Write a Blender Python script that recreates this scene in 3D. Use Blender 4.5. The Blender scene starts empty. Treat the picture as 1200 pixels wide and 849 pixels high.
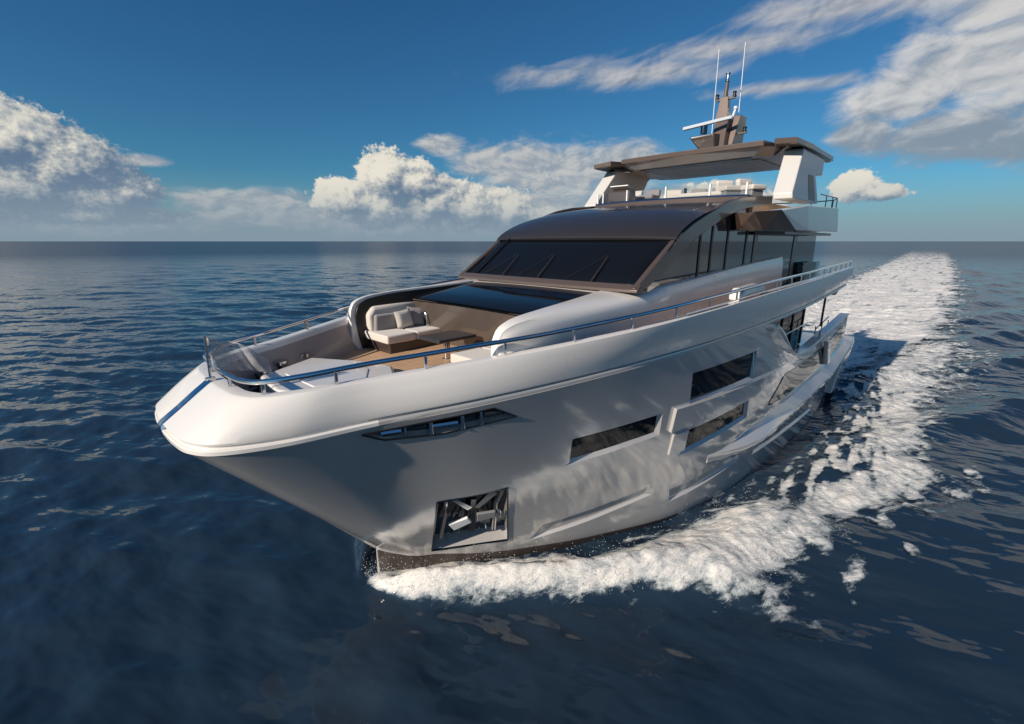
import bpy, bmesh, math, random
import numpy as np
from mathutils import Vector, Matrix

random.seed(7)
scene = bpy.context.scene
COL = scene.collection
R = math.radians

# ---------------------------------------------------------------- camera
cam_d = bpy.data.cameras.new('camera')
cam = bpy.data.objects.new('camera', cam_d)
COL.objects.link(cam)
cam_d.sensor_width = 36.0
cam_d.lens = 540.0/1200.0*36.0
cam_d.clip_end = 80000
cam_d.clip_start = .1
cam.location = (0.8044, 7.8793, 6.8)
_th = math.atan(141.5/540)
_f = Vector((-math.cos(R(45))*math.cos(_th), -math.sin(R(45))*math.cos(_th), -math.sin(_th)))
cam.rotation_euler = _f.to_track_quat('-Z', 'Y').to_euler()
scene.camera = cam

# ---------------------------------------------------------------- exposure
scene.view_settings.view_transform = 'Standard'
scene.view_settings.look = 'None'
scene.view_settings.gamma = 1
scene.view_settings.exposure = 0.08
scene.cycles.use_denoising = True
scene.cycles.max_bounces = 7
scene.cycles.transparent_max_bounces = 12
scene.cycles.caustics_reflective = False
scene.cycles.caustics_refractive = False

# ---------------------------------------------------------------- sun
SUN_AZ, SUN_EL = -5.0, 25.0            # azimuth from +X towards +Y
sdir = Vector((math.cos(R(SUN_AZ))*math.cos(R(SUN_EL)), math.sin(R(SUN_AZ))*math.cos(R(SUN_EL)), math.sin(R(SUN_EL))))
sun_d = bpy.data.lights.new('sun', 'SUN')
sun_d.energy = 5.0
sun_d.angle = R(.5)
sun_d.color = (1.0, .88, .745)
sun = bpy.data.objects.new('sun', sun_d)
sun.rotation_euler = (-sdir).to_track_quat('-Z', 'Y').to_euler()
sun.location = (30, -10, 40)
COL.objects.link(sun)

# ---------------------------------------------------------------- small node language
class N:
    """A socket of a node tree with arithmetic."""
    def __init__(s, nt, sock): s.nt = nt; s.s = sock
    def op(s, o, *b):
        n = s.nt.nodes.new('ShaderNodeMath'); n.operation = o
        for i, v in enumerate((s,)+b): put(s.nt, v, n.inputs[i])
        return N(s.nt, n.outputs[0])
    def __add__(s, b): return s.op('ADD', b)
    def __sub__(s, b): return s.op('SUBTRACT', b)
    def __mul__(s, b): return s.op('MULTIPLY', b)
    def __truediv__(s, b): return s.op('DIVIDE', b)
    def max(s, b): return s.op('MAXIMUM', b)
    def min(s, b): return s.op('MINIMUM', b)
    def inv(s): return (s*-1.0)+1.0
    def step(s, a, b, lo=0., hi=1.):
        n = s.nt.nodes.new('ShaderNodeMapRange'); n.interpolation_type = 'SMOOTHSTEP'
        put(s.nt, s, n.inputs[0])
        for i, v in enumerate((a, b, lo, hi)): n.inputs[i+1].default_value = v
        return N(s.nt, n.outputs[0])
def put(nt, v, sock):
    if isinstance(v, N): nt.links.new(v.s, sock)
    else: sock.default_value = v
def xyz(nt, x, y, z=0.):
    n = nt.nodes.new('ShaderNodeCombineXYZ')
    for i, v in enumerate((x, y, z)): put(nt, v, n.inputs[i])
    return N(nt, n.outputs[0])
def sep(nt, v):
    n = nt.nodes.new('ShaderNodeSeparateXYZ'); put(nt, v, n.inputs[0])
    return [N(nt, o) for o in n.outputs]
def noise(nt, v, scale, detail=4., rough=.55, dist=0., dim='3D'):
    n = nt.nodes.new('ShaderNodeTexNoise'); n.noise_dimensions = dim
    put(nt, v, n.inputs['Vector']); n.inputs['Scale'].default_value = scale
    n.inputs['Detail'].default_value = detail; n.inputs['Roughness'].default_value = rough
    n.inputs['Distortion'].default_value = dist
    return N(nt, n.outputs[0])
def voro(nt, v, scale, detail=3., rough=.5, dim='2D'):
    n = nt.nodes.new('ShaderNodeTexVoronoi'); n.voronoi_dimensions = dim; n.feature = 'SMOOTH_F1'
    put(nt, v, n.inputs['Vector']); n.inputs['Scale'].default_value = scale
    n.inputs['Detail'].default_value = detail; n.inputs['Roughness'].default_value = rough
    n.inputs['Smoothness'].default_value = .35
    n.normalize = True
    return N(nt, n.outputs[0])
def mix(nt, f, a, b, mode='MIX'):
    n = nt.nodes.new('ShaderNodeMix'); n.data_type = 'RGBA'; n.blend_type = mode
    put(nt, f, n.inputs[0])
    for v, k in ((a, 6), (b, 7)):
        if isinstance(v, tuple): n.inputs[k].default_value = (*v, 1)
        else: put(nt, v, n.inputs[k])
    return N(nt, n.outputs[2])

# ---------------------------------------------------------------- sky and clouds
world = bpy.data.worlds.new('World'); scene.world = world; world.use_nodes = True
wt = world.node_tree; wt.nodes.clear()
sky = wt.nodes.new('ShaderNodeTexSky'); sky.sky_type = 'NISHITA'; sky.sun_disc = False
sky.sun_elevation = R(SUN_EL)
sky.sun_rotation = math.atan2(sdir.x, sdir.y)
sky.altitude = 0; sky.air_density = 1.0; sky.dust_density = .4; sky.ozone_density = 3.0
tc = wt.nodes.new('ShaderNodeTexCoord')
dx, dy, dz = sep(wt, N(wt, tc.outputs['Generated']))
k = math.sqrt(.5)
r_ = (dy-dx)*k; f_ = (dx+dy)*-k
DEG = 180/math.pi
az = r_.op('ARCTAN2', f_)*DEG            # degrees round from south-west, positive clockwise
el = dz.op('ARCSINE')*DEG
K = 10.0                                 # radiance of sunlit cloud before the background strength

def blobs(a, e, lst):
    m = None
    for ca, ce, ra, re in lst:
        u = (a-ca)/ra; v = (e-ce)/re
        b = (u*u+v*v).op('SQRT').inv()
        m = b if m is None else m.op('SMOOTH_MAX', b, .25)
    return m
CUM = [(-46.5, 8.0, 5.4, 3.3), (-42.6, 6.4, 5.0, 3.6), (-40.3, 4.0, 5.2, 3.0), (-47, 4.5, 8, 3.6), (-41, 2.3, 8.0, 1.0), (-50, 2.6, 10, 1.6), (-60, 5, 9, 6),
       (-14.4, 7.0, 3.4, 3.0), (-11.4, 6.6, 2.8, 2.6), (-19.3, 4.6, 3.0, 2.4), (-15.5, 3.6, 4.2, 2.9), (-9.6, 4.2, 4.4, 3.4), (-5.0, 3.6, 4.2, 3.0), (-.5, 3.3, 3.6, 2.6), (3.5, 2.6, 3.2, 1.6),
       (17, 3.4, 3, 1.6), (22, 3.6, 4, 2.6), (27, 3.0, 3, 2.), (35.0, 5.0, 2.1, 1.5), (36.8, 4.4, 2.4, .8),
       (75, 6, 10, 5), (110, 5, 14, 5), (150, 7, 12, 5), (-100, 6, 16, 6), (-140, 5, 12, 4)]
def cum_n(a, e):
    v = xyz(wt, a, e*1.15, 0.)
    w = noise(wt, v, .33, 4., .55, 0., '2D')
    wv = xyz(wt, a+(w-.5)*3.0, e*1.15+(w-.5)*2.4, 0.)
    b = voro(wt, wv, .36, 5., .50)
    n = noise(wt, v, .55, 9., .60, 0., '2D')
    n2 = noise(wt, v, 1.5, 6., .60, 0., '2D')
    n3 = noise(wt, v, 3.6, 5., .6, 0., '2D')
    return (b.inv()-.55)*.60 + (n-.5)*.62 + (n2-.5)*.40 + (n3-.5)*.16
m0 = blobs(az, el, CUM); m1 = blobs(az-1.5, el+1.7, CUM)
n0 = cum_n(az, el); n1_ = cum_n(az-.50, el+.60)
h0 = m0*1.0+n0
under = ((m0-m1)*.5+.5)                     # about 1 on the side towards the sun
edge_w = under.step(.2, .6, .45, .19)
cover = (h0/edge_w).step(.0, 1.)
lit = ((m0-m1)*1.25+.20+(n0-n1_)*2.0+n0*.25+az.step(-48, -39)*az.step(-34, -30, -.22, 0.)).step(-.55, 1.45)
cum_col = mix(wt, lit.step(.0, .62), (.14*K, .225*K, .345*K), mix(wt, lit.step(.42, 1.), (.52*K, .55*K, .56*K), (.97*K, .92*K, .79*K)))
cum_col = mix(wt, el.step(.2, 4.0, .40, 0.), cum_col, (.235*K, .325*K, .41*K))

# soft layer of cloud
vs = xyz(wt, az*.6, el*1.2, 0.)
SOFT = [(4.5, 7.6, 11.0, 3.9), (-2.0, 8.6, 6, 2.4), (12.5, 8.8, 6, 2.2), (-8, 10.4, 3.5, 1.3), (-28, 4.0, 9, 1.5), (-24, 2.4, 14, 1.6), (-36.5, 7.2, 2.5, .6), (18, 4, 14, 3), (2, 4, 12, 3), (-8, 2, 22, 1.8), (-42, 1.6, 12, 1.4)]
sn = noise(wt, vs, .5, 8., .58, .3, '2D')
softd = (blobs(az, el, SOFT)*1.2+(sn-.5)*1.15).step(-.1, .70)
sl = ((sn-noise(wt, xyz(wt, az*.6-.35, el*1.2+.6, 0.), .5, 8., .58, .3, '2D'))*2.4+.5).step(0., 1.)
soft_col = mix(wt, sl, (.36*K, .42*K, .49*K), (.68*K, .675*K, .655*K))
# wind-drawn high cloud
ca, sa = math.cos(R(14)), math.sin(R(14))
u = (az*ca+el*sa); v = (el*ca-az*sa)
vc = xyz(wt, u*.24, v*.75, 0.)
cn = noise(wt, vc, .62, 6., .54, .35, '2D')
CIR = [(12, 16.9, 16, 1.7), (23, 18.2, 12, 1.5), (34, 20.0, 14, 2.2), (28, 14.4, 9, .9), (43, 19, 9, 3), (70, 20, 20, 8), (120, 25, 25, 8), (-110, 22, 30, 6), (170, 30, 30, 10)]
cm = blobs(az, el, CIR)
cird = (cm*1.15+(cn-.5)*1.55).step(-.02, 1.0)
cl = noise(wt, xyz(wt, u*.34-.12, v*.75+.22, 3.), .7, 7., .58, .5)-noise(wt, xyz(wt, u*.34, v*.75, 3.), .7, 7., .58, .5)
clit = cl*-2.2+el.step(6.5, 11.5, -.10, .62)+(cn-.5)*.5
BIG = [(37.0, 12.2, 5.5, 3.0), (35.0, 9.6, 3.5, 2.2), (42, 14.0, 8, 4.2), (46, 18, 10, 4.5), (41, 9.0, 7.5, 2.6), (45, 7.6, 7, 1.8), (50, 11, 10, 6), (62, 13, 14, 7)]
bv = xyz(wt, az*.62+el*.15, el*1.3-az*.14, 7.)
bn = noise(wt, bv, .42, 9., .58, .35, '2D'); bn1 = noise(wt, xyz(wt, (az-.9)*.62+(el+.8)*.15, (el+.8)*1.3-(az-.9)*.14, 7.), .42, 9., .58, .35, '2D')
bm_ = blobs(az, el, BIG)
bigd = (bm_*1.7+(bn-.5)*1.5+(cn-.5)*.6).step(-.05, .95)
blit = (bn-bn1)*1.35+el.step(7.0, 12.5, -.05, .66)+bm_*-.12
big_col = mix(wt, blit.step(-.1, .95), (.29*K, .355*K, .43*K), (.78*K, .77*K, .755*K))
cir_col = mix(wt, clit.step(-.1, .95), (.185*K, .255*K, .345*K), (.66*K, .65*K, .66*K))

base = N(wt, sky.outputs[0])
hs = wt.nodes.new('ShaderNodeHueSaturation'); hs.inputs['Saturation'].default_value = 1.12; hs.inputs['Value'].default_value = 1.
wt.links.new(base.s, hs.inputs['Color'])
skyc = mix(wt, 1.0, N(wt, hs.outputs[0]), (.34, .73, .90), 'MULTIPLY')
c = mix(wt, softd*.92, skyc, soft_col)
c = mix(wt, cird*.85, c, cir_col)
c = mix(wt, bigd*.93, c, big_col)
c = mix(wt, cover*el.step(.05, .8), c, cum_col)
c = mix(wt, el.step(-.5, 7.5, .93, 0.), c, (.29*K, .385*K, .475*K))
bg = wt.nodes.new('ShaderNodeBackground'); bg.inputs['Strength'].default_value = .078
wt.links.new(c.s, bg.inputs['Color'])
wo = wt.nodes.new('ShaderNodeOutputWorld'); wt.links.new(bg.outputs[0], wo.inputs[0])
world.cycles.sampling_method = 'MANUAL'; world.cycles.sample_map_resolution = 512
# ---------------------------------------------------------------- mesh helpers
ORG = {}                                # world origin of every object
def link(name, me, mats, parent=None, org=(0, 0, 0)):
    o = bpy.data.objects.new(name, me); COL.objects.link(o)
    for m in (mats if isinstance(mats, (list, tuple)) else [mats]): me.materials.append(m)
    ORG[o.name] = Vector(org)
    o.location = Vector(org)-(ORG[parent.name] if parent else Vector())
    if parent: o.parent = parent
    return o
class MB:
    def __init__(s): s.v = []; s.f = []; s.m = []
    def add(s, vs, fs, mi=0):
        b = len(s.v); s.v += [tuple(map(float, p)) for p in vs]; s.f += [tuple(b+i for i in f) for f in fs]; s.m += [mi]*len(fs); return s
    def box(s, c, d, rz=0., mi=0, rx=0., ry=0.):
        M = Matrix.Rotation(rz, 3, 'Z') @ Matrix.Rotation(ry, 3, 'Y') @ Matrix.Rotation(rx, 3, 'X'); c = Vector(c)
        vs = [c+M @ Vector((x*d[0]/2, y*d[1]/2, z*d[2]/2)) for x in (-1, 1) for y in (-1, 1) for z in (-1, 1)]
        return s.add(vs, [(0, 1, 3, 2), (4, 6, 7, 5), (0, 4, 5, 1), (2, 3, 7, 6), (0, 2, 6, 4), (1, 5, 7, 3)], mi)
    def prism(s, A, B, mi=0):
        n = len(A)
        return s.add(list(A)+list(B), [tuple(range(n))[::-1], tuple(range(n, 2*n))]+[(i, (i+1) % n, n+(i+1) % n, n+i) for i in range(n)], mi)
    def xz(s, poly, y0, y1, mi=0):
        return s.prism([(x, y0, z) for x, z in poly], [(x, y1, z) for x, z in poly], mi)
    def xy(s, poly, z0, z1, mi=0):
        return s.prism([(x, y, z0) for x, y in poly], [(x, y, z1) for x, y in poly], mi)
    def tube(s, path, r, n=10, cap=True, mi=0, closed=False):
        P = [Vector(p) for p in path]; rings = []; up = None
        rr = r if isinstance(r, (list, tuple)) else [r]*len(P)
        for i, p in enumerate(P):
            t = (P[min(i+1, len(P)-1)]-P[max(i-1, 0)]).normalized()
            if up is None:
                up = Vector((0, 0, 1)) if abs(t.z) < .9 else Vector((1, 0, 0))
            a = t.cross(up).normalized(); b = a.cross(t).normalized(); up = b
            rings.append([p+(a*math.cos(2*math.pi*k/n)+b*math.sin(2*math.pi*k/n))*rr[i] for k in range(n)])
        b0 = len(s.v); fs = []
        for i in range(len(P)-1):
            for k in range(n): fs.append((i*n+k, i*n+(k+1) % n, (i+1)*n+(k+1) % n, (i+1)*n+k))
        if cap: fs += [tuple(range(n))[::-1], tuple(range((len(P)-1)*n, len(P)*n))]
        return s.add([q for rg in rings for q in rg], fs, mi)
    def grid(s, G, mi=0, wrap=False):
        G = np.asarray(G, float); a, b = G.shape[:2]
        fs = [(i*b+j, i*b+(j+1) % b, (i+1)*b+(j+1) % b, (i+1)*b+j) for i in range(a-1) for j in range(b if wrap else b-1)]
        return s.add(G.reshape(-1, 3), fs, mi)
    def loft(s, rings, mi=0, cap=True):
        G = np.asarray(rings, float); a, b = G.shape[:2]
        s.grid(G, mi, True); o = len(s.v)-a*b
        if cap:
            s.f += [tuple(o+j for j in range(b))[::-1], tuple(o+(a-1)*b+j for j in range(b))]; s.m += [mi, mi]
        return s
    def lathe(s, prof, c, n=20, mi=0):
        c = Vector(c)
        return s.loft([[c+Vector((r*math.cos(2*math.pi*k/n), r*math.sin(2*math.pi*k/n), z)) for k in range(n)] for r, z in prof], mi)
    def build(s, name, mats, parent=None, smooth=35., bevel=0., seg=2, org=None, ang=40.):
        A = np.array(s.v); 
        if org is None: org = tuple((A.min(0)+A.max(0))/2*(1, 1, 0)+(0, 0, A[:, 2].min()))
        me = bpy.data.meshes.new(name)
        me.from_pydata([tuple(p) for p in (A-np.array(org))], [], s.f)
        me.polygons.foreach_set('material_index', s.m)
        bm = bmesh.new(); bm.from_mesh(me); bmesh.ops.recalc_face_normals(bm, faces=bm.faces); bm.to_mesh(me); bm.free()
        if smooth:
            me.polygons.foreach_set('use_smooth', [True]*len(me.polygons)); me.set_sharp_from_angle(angle=R(smooth))
        o = link(name, me, mats, parent, org)
        if bevel:
            b = o.modifiers.new('bevel', 'BEVEL'); b.width = bevel; b.segments = seg; b.limit_method = 'ANGLE'; b.angle_limit = R(ang); b.harden_normals = False
        return o
def flipy(mb):
    m = MB(); m.v = [(x, -y, z) for x, y, z in mb.v]; m.f = [f[::-1] for f in mb.f]; m.m = list(mb.m); return m
def empty(name, loc, label, cat, group=None):
    o = bpy.data.objects.new(name, None); COL.objects.link(o); o.empty_display_size = .3
    ORG[o.name] = Vector(loc); o.location = loc
    return tag(o, label, cat, group)
def tag(o, label=None, cat=None, group=None, kind=None):
    for k_, v_ in (('label', label), ('category', cat), ('group', group), ('kind', kind)):
        if v_: o[k_] = v_
    return o
def copy_part(o, parent, shift):
    c_ = o.copy(); COL.objects.link(c_); c_.parent = parent; c_.location = o.location+Vector(shift); ORG[c_.name] = ORG[o.name]+Vector(shift)
    return c_
def subtract(o, cutters):
    """Cut the closed bmesh prisms CUTTERS (MB) out of mesh object O."""
    for mb in cutters:
        cu = mb.build('cutter', [], smooth=0)
        m = o.modifiers.new('cut', 'BOOLEAN'); m.object = cu; m.operation = 'DIFFERENCE'; m.solver = 'EXACT'; m.use_self = True
        bpy.context.view_layer.update()
        dg = bpy.context.evaluated_depsgraph_get()
        me = bpy.data.meshes.new_from_object(o.evaluated_get(dg))
        o.modifiers.clear(); old = o.data; o.data = me; bpy.data.meshes.remove(old)
        cm = cu.data; bpy.data.objects.remove(cu); bpy.data.meshes.remove(cm)

# ---------------------------------------------------------------- materials
def mat(name, col, rough=.5, metal=0., coat=0., ior=1.5, spec=.5, vary=.06, vs=3., rv=.04, bump=0., bs=40., sheen=0., coat_r=.03):
    m = bpy.data.materials.new(name); m.use_nodes = True; nt = m.node_tree; b = nt.nodes['Principled BSDF']
    b.inputs['Metallic'].default_value = metal; b.inputs['IOR'].default_value = ior
    b.inputs['Specular IOR Level'].default_value = spec
    b.inputs['Coat Weight'].default_value = coat; b.inputs['Coat Roughness'].default_value = coat_r
    if sheen: b.inputs['Sheen Weight'].default_value = sheen
    t = nt.nodes.new('ShaderNodeTexCoord'); v = N(nt, t.outputs['Object'])
    n = noise(nt, v, vs, 5., .6)
    lo = tuple(c_*(1-vary) for c_ in col); hi = tuple(min(1, c_*(1+vary)) for c_ in col)
    put(nt, mix(nt, n, lo, hi), b.inputs['Base Color'])
    put(nt, (n-.5)*(2*rv)+rough, b.inputs['Roughness'])
    if bump:
        bp = nt.nodes.new('ShaderNodeBump'); bp.inputs['Strength'].default_value = bump; bp.inputs['Distance'].default_value = .01
        put(nt, noise(nt, v, bs, 4., .6), bp.inputs['Height']); nt.links.new(bp.outputs[0], b.inputs['Normal'])
    return m
M = {}
M['white'] = mat('white_gelcoat', (.82, .785, .74), .28, coat=.7, vary=.02, vs=.7)
M['hull'] = mat('silver_grey_hull_paint', (.58, .56, .54), .12, metal=.27, coat=1.0, vary=.03, vs=.5, coat_r=.012, rv=.03)
M['mirror'] = mat('sky_tinted_steel_plate', (.30, .45, .62), .07, metal=1., vary=.03, rv=.02)  # polished steel, with the blue of the reflected sky put into its colour
M['legwhite'] = mat('satin_white_paint', (.60, .585, .565), .35, vary=.03, coat=.3)
M['bottom'] = mat('dark_bottom_paint', (.06, .045, .04), .35, vary=.2, vs=2., coat=.3)
M['taupe'] = mat('metallic_taupe_paint', (.13, .096, .08), .32, metal=.35, coat=.7, vary=.04, vs=1.)
M['roof'] = mat('dark_metallic_roof_paint', (.050, .044, .044), .36, metal=.45, coat=.45, vary=.05, vs=.6, coat_r=.08)
M['glass'] = mat('tinted_black_glass', (.006, .007, .009), .03, vary=.1, rv=.01, spec=.28)
M['sideglass'] = mat('mirrored_grey_glass', (.012, .014, .017), .04, vary=.1, rv=.015, spec=.9, ior=1.9)
M['black'] = mat('black_trim', (.012, .012, .013), .35, vary=.2)
M['chrome'] = mat('polished_steel', (.62, .62, .64), .12, metal=1., vary=.03, rv=.05)
M['darkchrome'] = mat('dark_polished_steel', (.10, .115, .13), .16, metal=1., vary=.15, vs=5., rv=.06)
M['fabric'] = mat('cream_upholstery', (.62, .57, .51), .85, vary=.05, vs=6., bump=.25, bs=160., sheen=.3)
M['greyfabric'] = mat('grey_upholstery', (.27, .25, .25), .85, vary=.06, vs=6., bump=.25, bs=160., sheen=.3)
M['wood'] = mat('dark_veneer', (.045, .032, .028), .35, vary=.25, vs=7., coat=.4)
M['table'] = mat('dark_grey_table_top', (.035, .037, .042), .3, vary=.1, coat=.3)
M['grey'] = mat('grey_composite', (.24, .24, .25), .45, vary=.05)
M['ceil'] = mat('grey_slat_ceiling', (.30, .305, .32), .35, vary=.05, coat=.4)
M['whiteplastic'] = mat('white_plastic', (.78, .78, .78), .35, vary=.02)
M['radar'] = mat('pale_blue_grey_plastic', (.50, .55, .62), .4, vary=.03)
def teak():
    m = mat('teak_deck', (.64, .41, .245), .55, vary=.22, vs=9., bump=.15, bs=60.)
    nt = m.node_tree; b = nt.nodes['Principled BSDF']; src = b.inputs['Base Color'].links[0].from_socket
    t = nt.nodes.new('ShaderNodeNewGeometry'); x, y, z = sep(nt, N(nt, t.outputs['Position']))
    p = (y/.12); fr = p.op('FRACT'); cau = (fr-.5).op('ABSOLUTE').step(.44, .47)
    tone = noise(nt, xyz(nt, x*.5, p.op('FLOOR')*7.31, 0.), 1.3, 2.)
    c1 = mix(nt, 1., N(nt, src), mix(nt, tone, (.62, .60, .57), (1.25, 1.25, 1.25)), 'MULTIPLY')
    put(nt, mix(nt, cau, c1, (.03, .025, .02)), b.inputs['Base Color'])
    return m
M['teak'] = teak()
def clear_glass():
    m = bpy.data.materials.new('clear_glass'); m.use_nodes = True; nt = m.node_tree; nt.nodes.clear()
    g = nt.nodes.new('ShaderNodeBsdfGlossy'); g.inputs['Roughness'].default_value = .03
    t = nt.nodes.new('ShaderNodeBsdfTransparent'); t.inputs[0].default_value = (.83, .87, .88, 1)
    f = nt.nodes.new('ShaderNodeFresnel'); f.inputs['IOR'].default_value = 1.5
    tc_ = nt.nodes.new('ShaderNodeTexCoord'); n = noise(nt, N(nt, tc_.outputs['Object']), 2., 3.)
    mx = nt.nodes.new('ShaderNodeMixShader'); put(nt, N(nt, f.outputs[0])+n*.05, mx.inputs[0])
    nt.links.new(t.outputs[0], mx.inputs[1]); nt.links.new(g.outputs[0], mx.inputs[2])
    o = nt.nodes.new('ShaderNodeOutputMaterial'); nt.links.new(mx.outputs[0], o.inputs[0])
    return m
M['clear'] = clear_glass()
def flag_cloth():
    m = bpy.data.materials.new('sheer_silver_cloth'); m.use_nodes = True; nt = m.node_tree; b = nt.nodes['Principled BSDF']
    tc_ = nt.nodes.new('ShaderNodeTexCoord'); n = noise(nt, N(nt, tc_.outputs['Object']), 3., 3.)
    put(nt, mix(nt, n, (.40, .40, .43), (.62, .60, .60)), b.inputs['Base Color']); b.inputs['Roughness'].default_value = .35
    put(nt, n.step(.3, .7, .18, .75), b.inputs['Alpha'])
    return m
M['flag'] = flag_cloth()
# ---------------------------------------------------------------- noise in numpy
def pnoise(x, y, seed=0):
    xi = np.floor(x).astype(np.int64); yi = np.floor(y).astype(np.int64); xf = x-xi; yf = y-yi
    u = xf*xf*xf*(xf*(xf*6-15)+10); v = yf*yf*yf*(yf*(yf*6-15)+10)
    def g(ix, iy, fx, fy):
        h = (ix*374761393+iy*668265263+seed*1442695041) & 0x7fffffff
        h = ((h ^ (h >> 13))*1274126177) & 0x7fffffff
        a = ((h ^ (h >> 16)) & 0xffff)*(2*math.pi/65536)
        return np.cos(a)*fx+np.sin(a)*fy
    a = g(xi, yi, xf, yf); b = g(xi+1, yi, xf-1, yf); c_ = g(xi, yi+1, xf, yf-1); d = g(xi+1, yi+1, xf-1, yf-1)
    return (a*(1-u)+b*u)*(1-v)+(c_*(1-u)+d*u)*v
def fbm(x, y, oct=5, seed=0, gain=.5, lac=2.03):
    s_ = 0.; a = 1.; t = 0.
    for i in range(oct):
        s_ = s_+a*pnoise(x, y, seed+i); t += a; a *= gain; x = x*lac+17.1; y = y*lac-9.7
    return s_/t*1.6
def sstep(a, b, x):
    t = np.clip((x-a)/(b-a), 0, 1); return t*t*(3-2*t)

# ---------------------------------------------------------------- the sea surface
rng = np.random.RandomState(11)
WAVES = []
for wl, amp, n_ in ((13., .050, 4), (7., .045, 6), (3.9, .034, 9), (2.3, .027, 12), (1.35, .0165, 14), (.8, .0055, 14)):
    for i in range(n_):
        l = wl*rng.uniform(.78, 1.28); th = R(202)+rng.normal(0, .50)
        WAVES.append((2*math.pi/l*math.cos(th), 2*math.pi/l*math.sin(th), amp*rng.uniform(.5, 1.2)/math.sqrt(n_)*1.5, rng.uniform(0, 6.28), l))
def wake_c(x):
    """Centreline of the wake astern: the yacht has been turning gently."""
    d = np.clip(-x-45, 0, None); return -.066*d*d/(d+90)-.0*d
def wake_w(x): return 4.2+3.5*sstep(-25, -44, x)+np.clip(-x-44, 0, None)*.012
def crest_of(x, y, off):
    """0 to 1 across the crests that run aft and outwards from the wake."""
    return .5+.5*np.sin(2*math.pi*(x*.36+off*.93)/5.2+1.3*pnoise(x*.05, y*.05, 9))
def sea(x, y, sp=None):
    z = np.zeros_like(x)
    for kx, ky, a, p, l in WAVES:
        w = 1. if sp is None else np.clip(l/(sp*3.)-.6, 0, 1)
        s_ = np.sin(kx*x+ky*y+p); z = z+w*a*(s_+.35*(s_*s_-.5))
    # patchy wind: quieter and livelier areas
    z = z*(.75+.5*np.clip(pnoise(x*.045+3.1, y*.045, 5)+.5, 0, 1))
    # waves thrown out by the yacht, running aft and outwards on both sides
    for sg in (1, -1):
        yy = sg*(y-wake_c(x)); off = yy-(wake_w(x)-.8)
        env = sstep(-.5, 1.5, off)*np.exp(-np.clip(off, 0, None)/13.)*sstep(-9, -24, x)*np.exp(np.clip(x+24, -900, 0)/120.)
        z = z+env*.75*crest_of(x, y, off)**2.4
        env2 = sstep(-.2, 1.0, yy-(4.5+np.clip(-x-6, 0, 12)*.2))*np.exp(-np.clip(yy-6., 0, None)/7.)*sstep(-4, -9, x)*sstep(-40, -18, x)
        ph2 = 2*math.pi*((-x)*.62-yy*.9)/3.1+1.5*pnoise(x*.12, y*.12, 19)
        z = z+env2*.10*np.sin(ph2)
    return z

PORT_OUT = np.array([(-2.75, .35), (-3.2, 1.2), (-3.9, 1.95), (-4.7, 2.65), (-5.6, 3.5), (-6.6, 4.3), (-7.4, 5.2), (-7.9, 6.0), (-8.8, 6.0), (-9.8, 5.9), (-11.2, 6.5), (-13., 6.6), (-14.2, 7.5), (-15.6, 8.1), (-16.8, 7.9), (-18, 7.2), (-21, 7.3), (-26, 7.2), (-43, 7.8), (-50, 7.8)])[::-1]
PORT_IN = np.array([(-2.7, .1), (-3.6, .75), (-4.2, 1.25), (-5.0, 1.95), (-6.4, 3.0), (-7.6, 3.45), (-9.1, 4.1), (-11.9, 4.6), (-16.6, 4.8), (-22, 4.5), (-26, 3.0), (-30, 0), (-50, 0)])[::-1]
def foam_near(x, y):
    """How thick the foam lies beside the yacht, 0 to 1; y is measured away from the centreline."""
    yo = np.interp(x, PORT_OUT[:, 0], PORT_OUT[:, 1]); yi = np.interp(x, PORT_IN[:, 0], PORT_IN[:, 1])
    n1 = fbm(x*.55, y*.55, 4, 21); n2 = fbm(x*1.9+4, y*1.9, 5, 33); n3 = fbm((x*.4+y*.25)*1.6, (y-x*.15)*3.2, 5, 47)
    yo = yo+n1*.35*sstep(-4, -9, x)+n2*.22*sstep(-3, -7, x)
    w = np.maximum(yo-yi, .05); t = (y-yi)/w
    crest = np.where(x > -6.5, sstep(-1.1, .0, t), sstep(-.35, .30, t))*sstep(1.60, .58, t)
    body = crest
    # aft of the shoulder the sheet of foam by the hull side breaks into streaks
    aft = sstep(-9, -13, x)
    streak = sstep(-.32, .30, n3+.35*n1)
    body = body*(1-aft*.92*(1-streak*.8)*sstep(.90, .30, t))
    inner = sstep(1.3, .1, -t*w)*sstep(-.5, .45, n3+n1*.5-.1)*.55*sstep(-3.3, -5.5, x)
    d = np.maximum(body, np.where(t < .3, inner, 0))
    for cx, cy, rx, ry in ((-10.5, 7.05, 1.35, .28), (-12.7, 7.4, .7, .25), (-17.5, 8.9, 1.0, .3), (-12.0, 7.9, .4, .16)):
        q = 1-np.sqrt(((x-cx)/rx)**2+((y-cy-.12*(x-cx))/ry)**2)
        d = np.maximum(d, sstep(-.25, .8, q+n2*1.1)*.58)
    d = d*sstep(-2.6, -2.95, x)
    return np.clip(d+.30*n2*(d > .02)*(1-d*.4), 0, 1), n1, n2, n3
def bow_ridge(x, y):
    """The bow wave: water heaped up along the forward part of the hull."""
    yo = np.interp(x, PORT_OUT[:, 0], PORT_OUT[:, 1]); yi = np.interp(x, PORT_IN[:, 0], PORT_IN[:, 1])
    t = (y-yi)/np.maximum(yo-yi, .05)
    return np.exp(-((t-.5)/.42)**2)*sstep(-2.6, -3.6, x)*(.34*sstep(-16, -5, x)+.14)*sstep(-40, -20, x)
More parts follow.
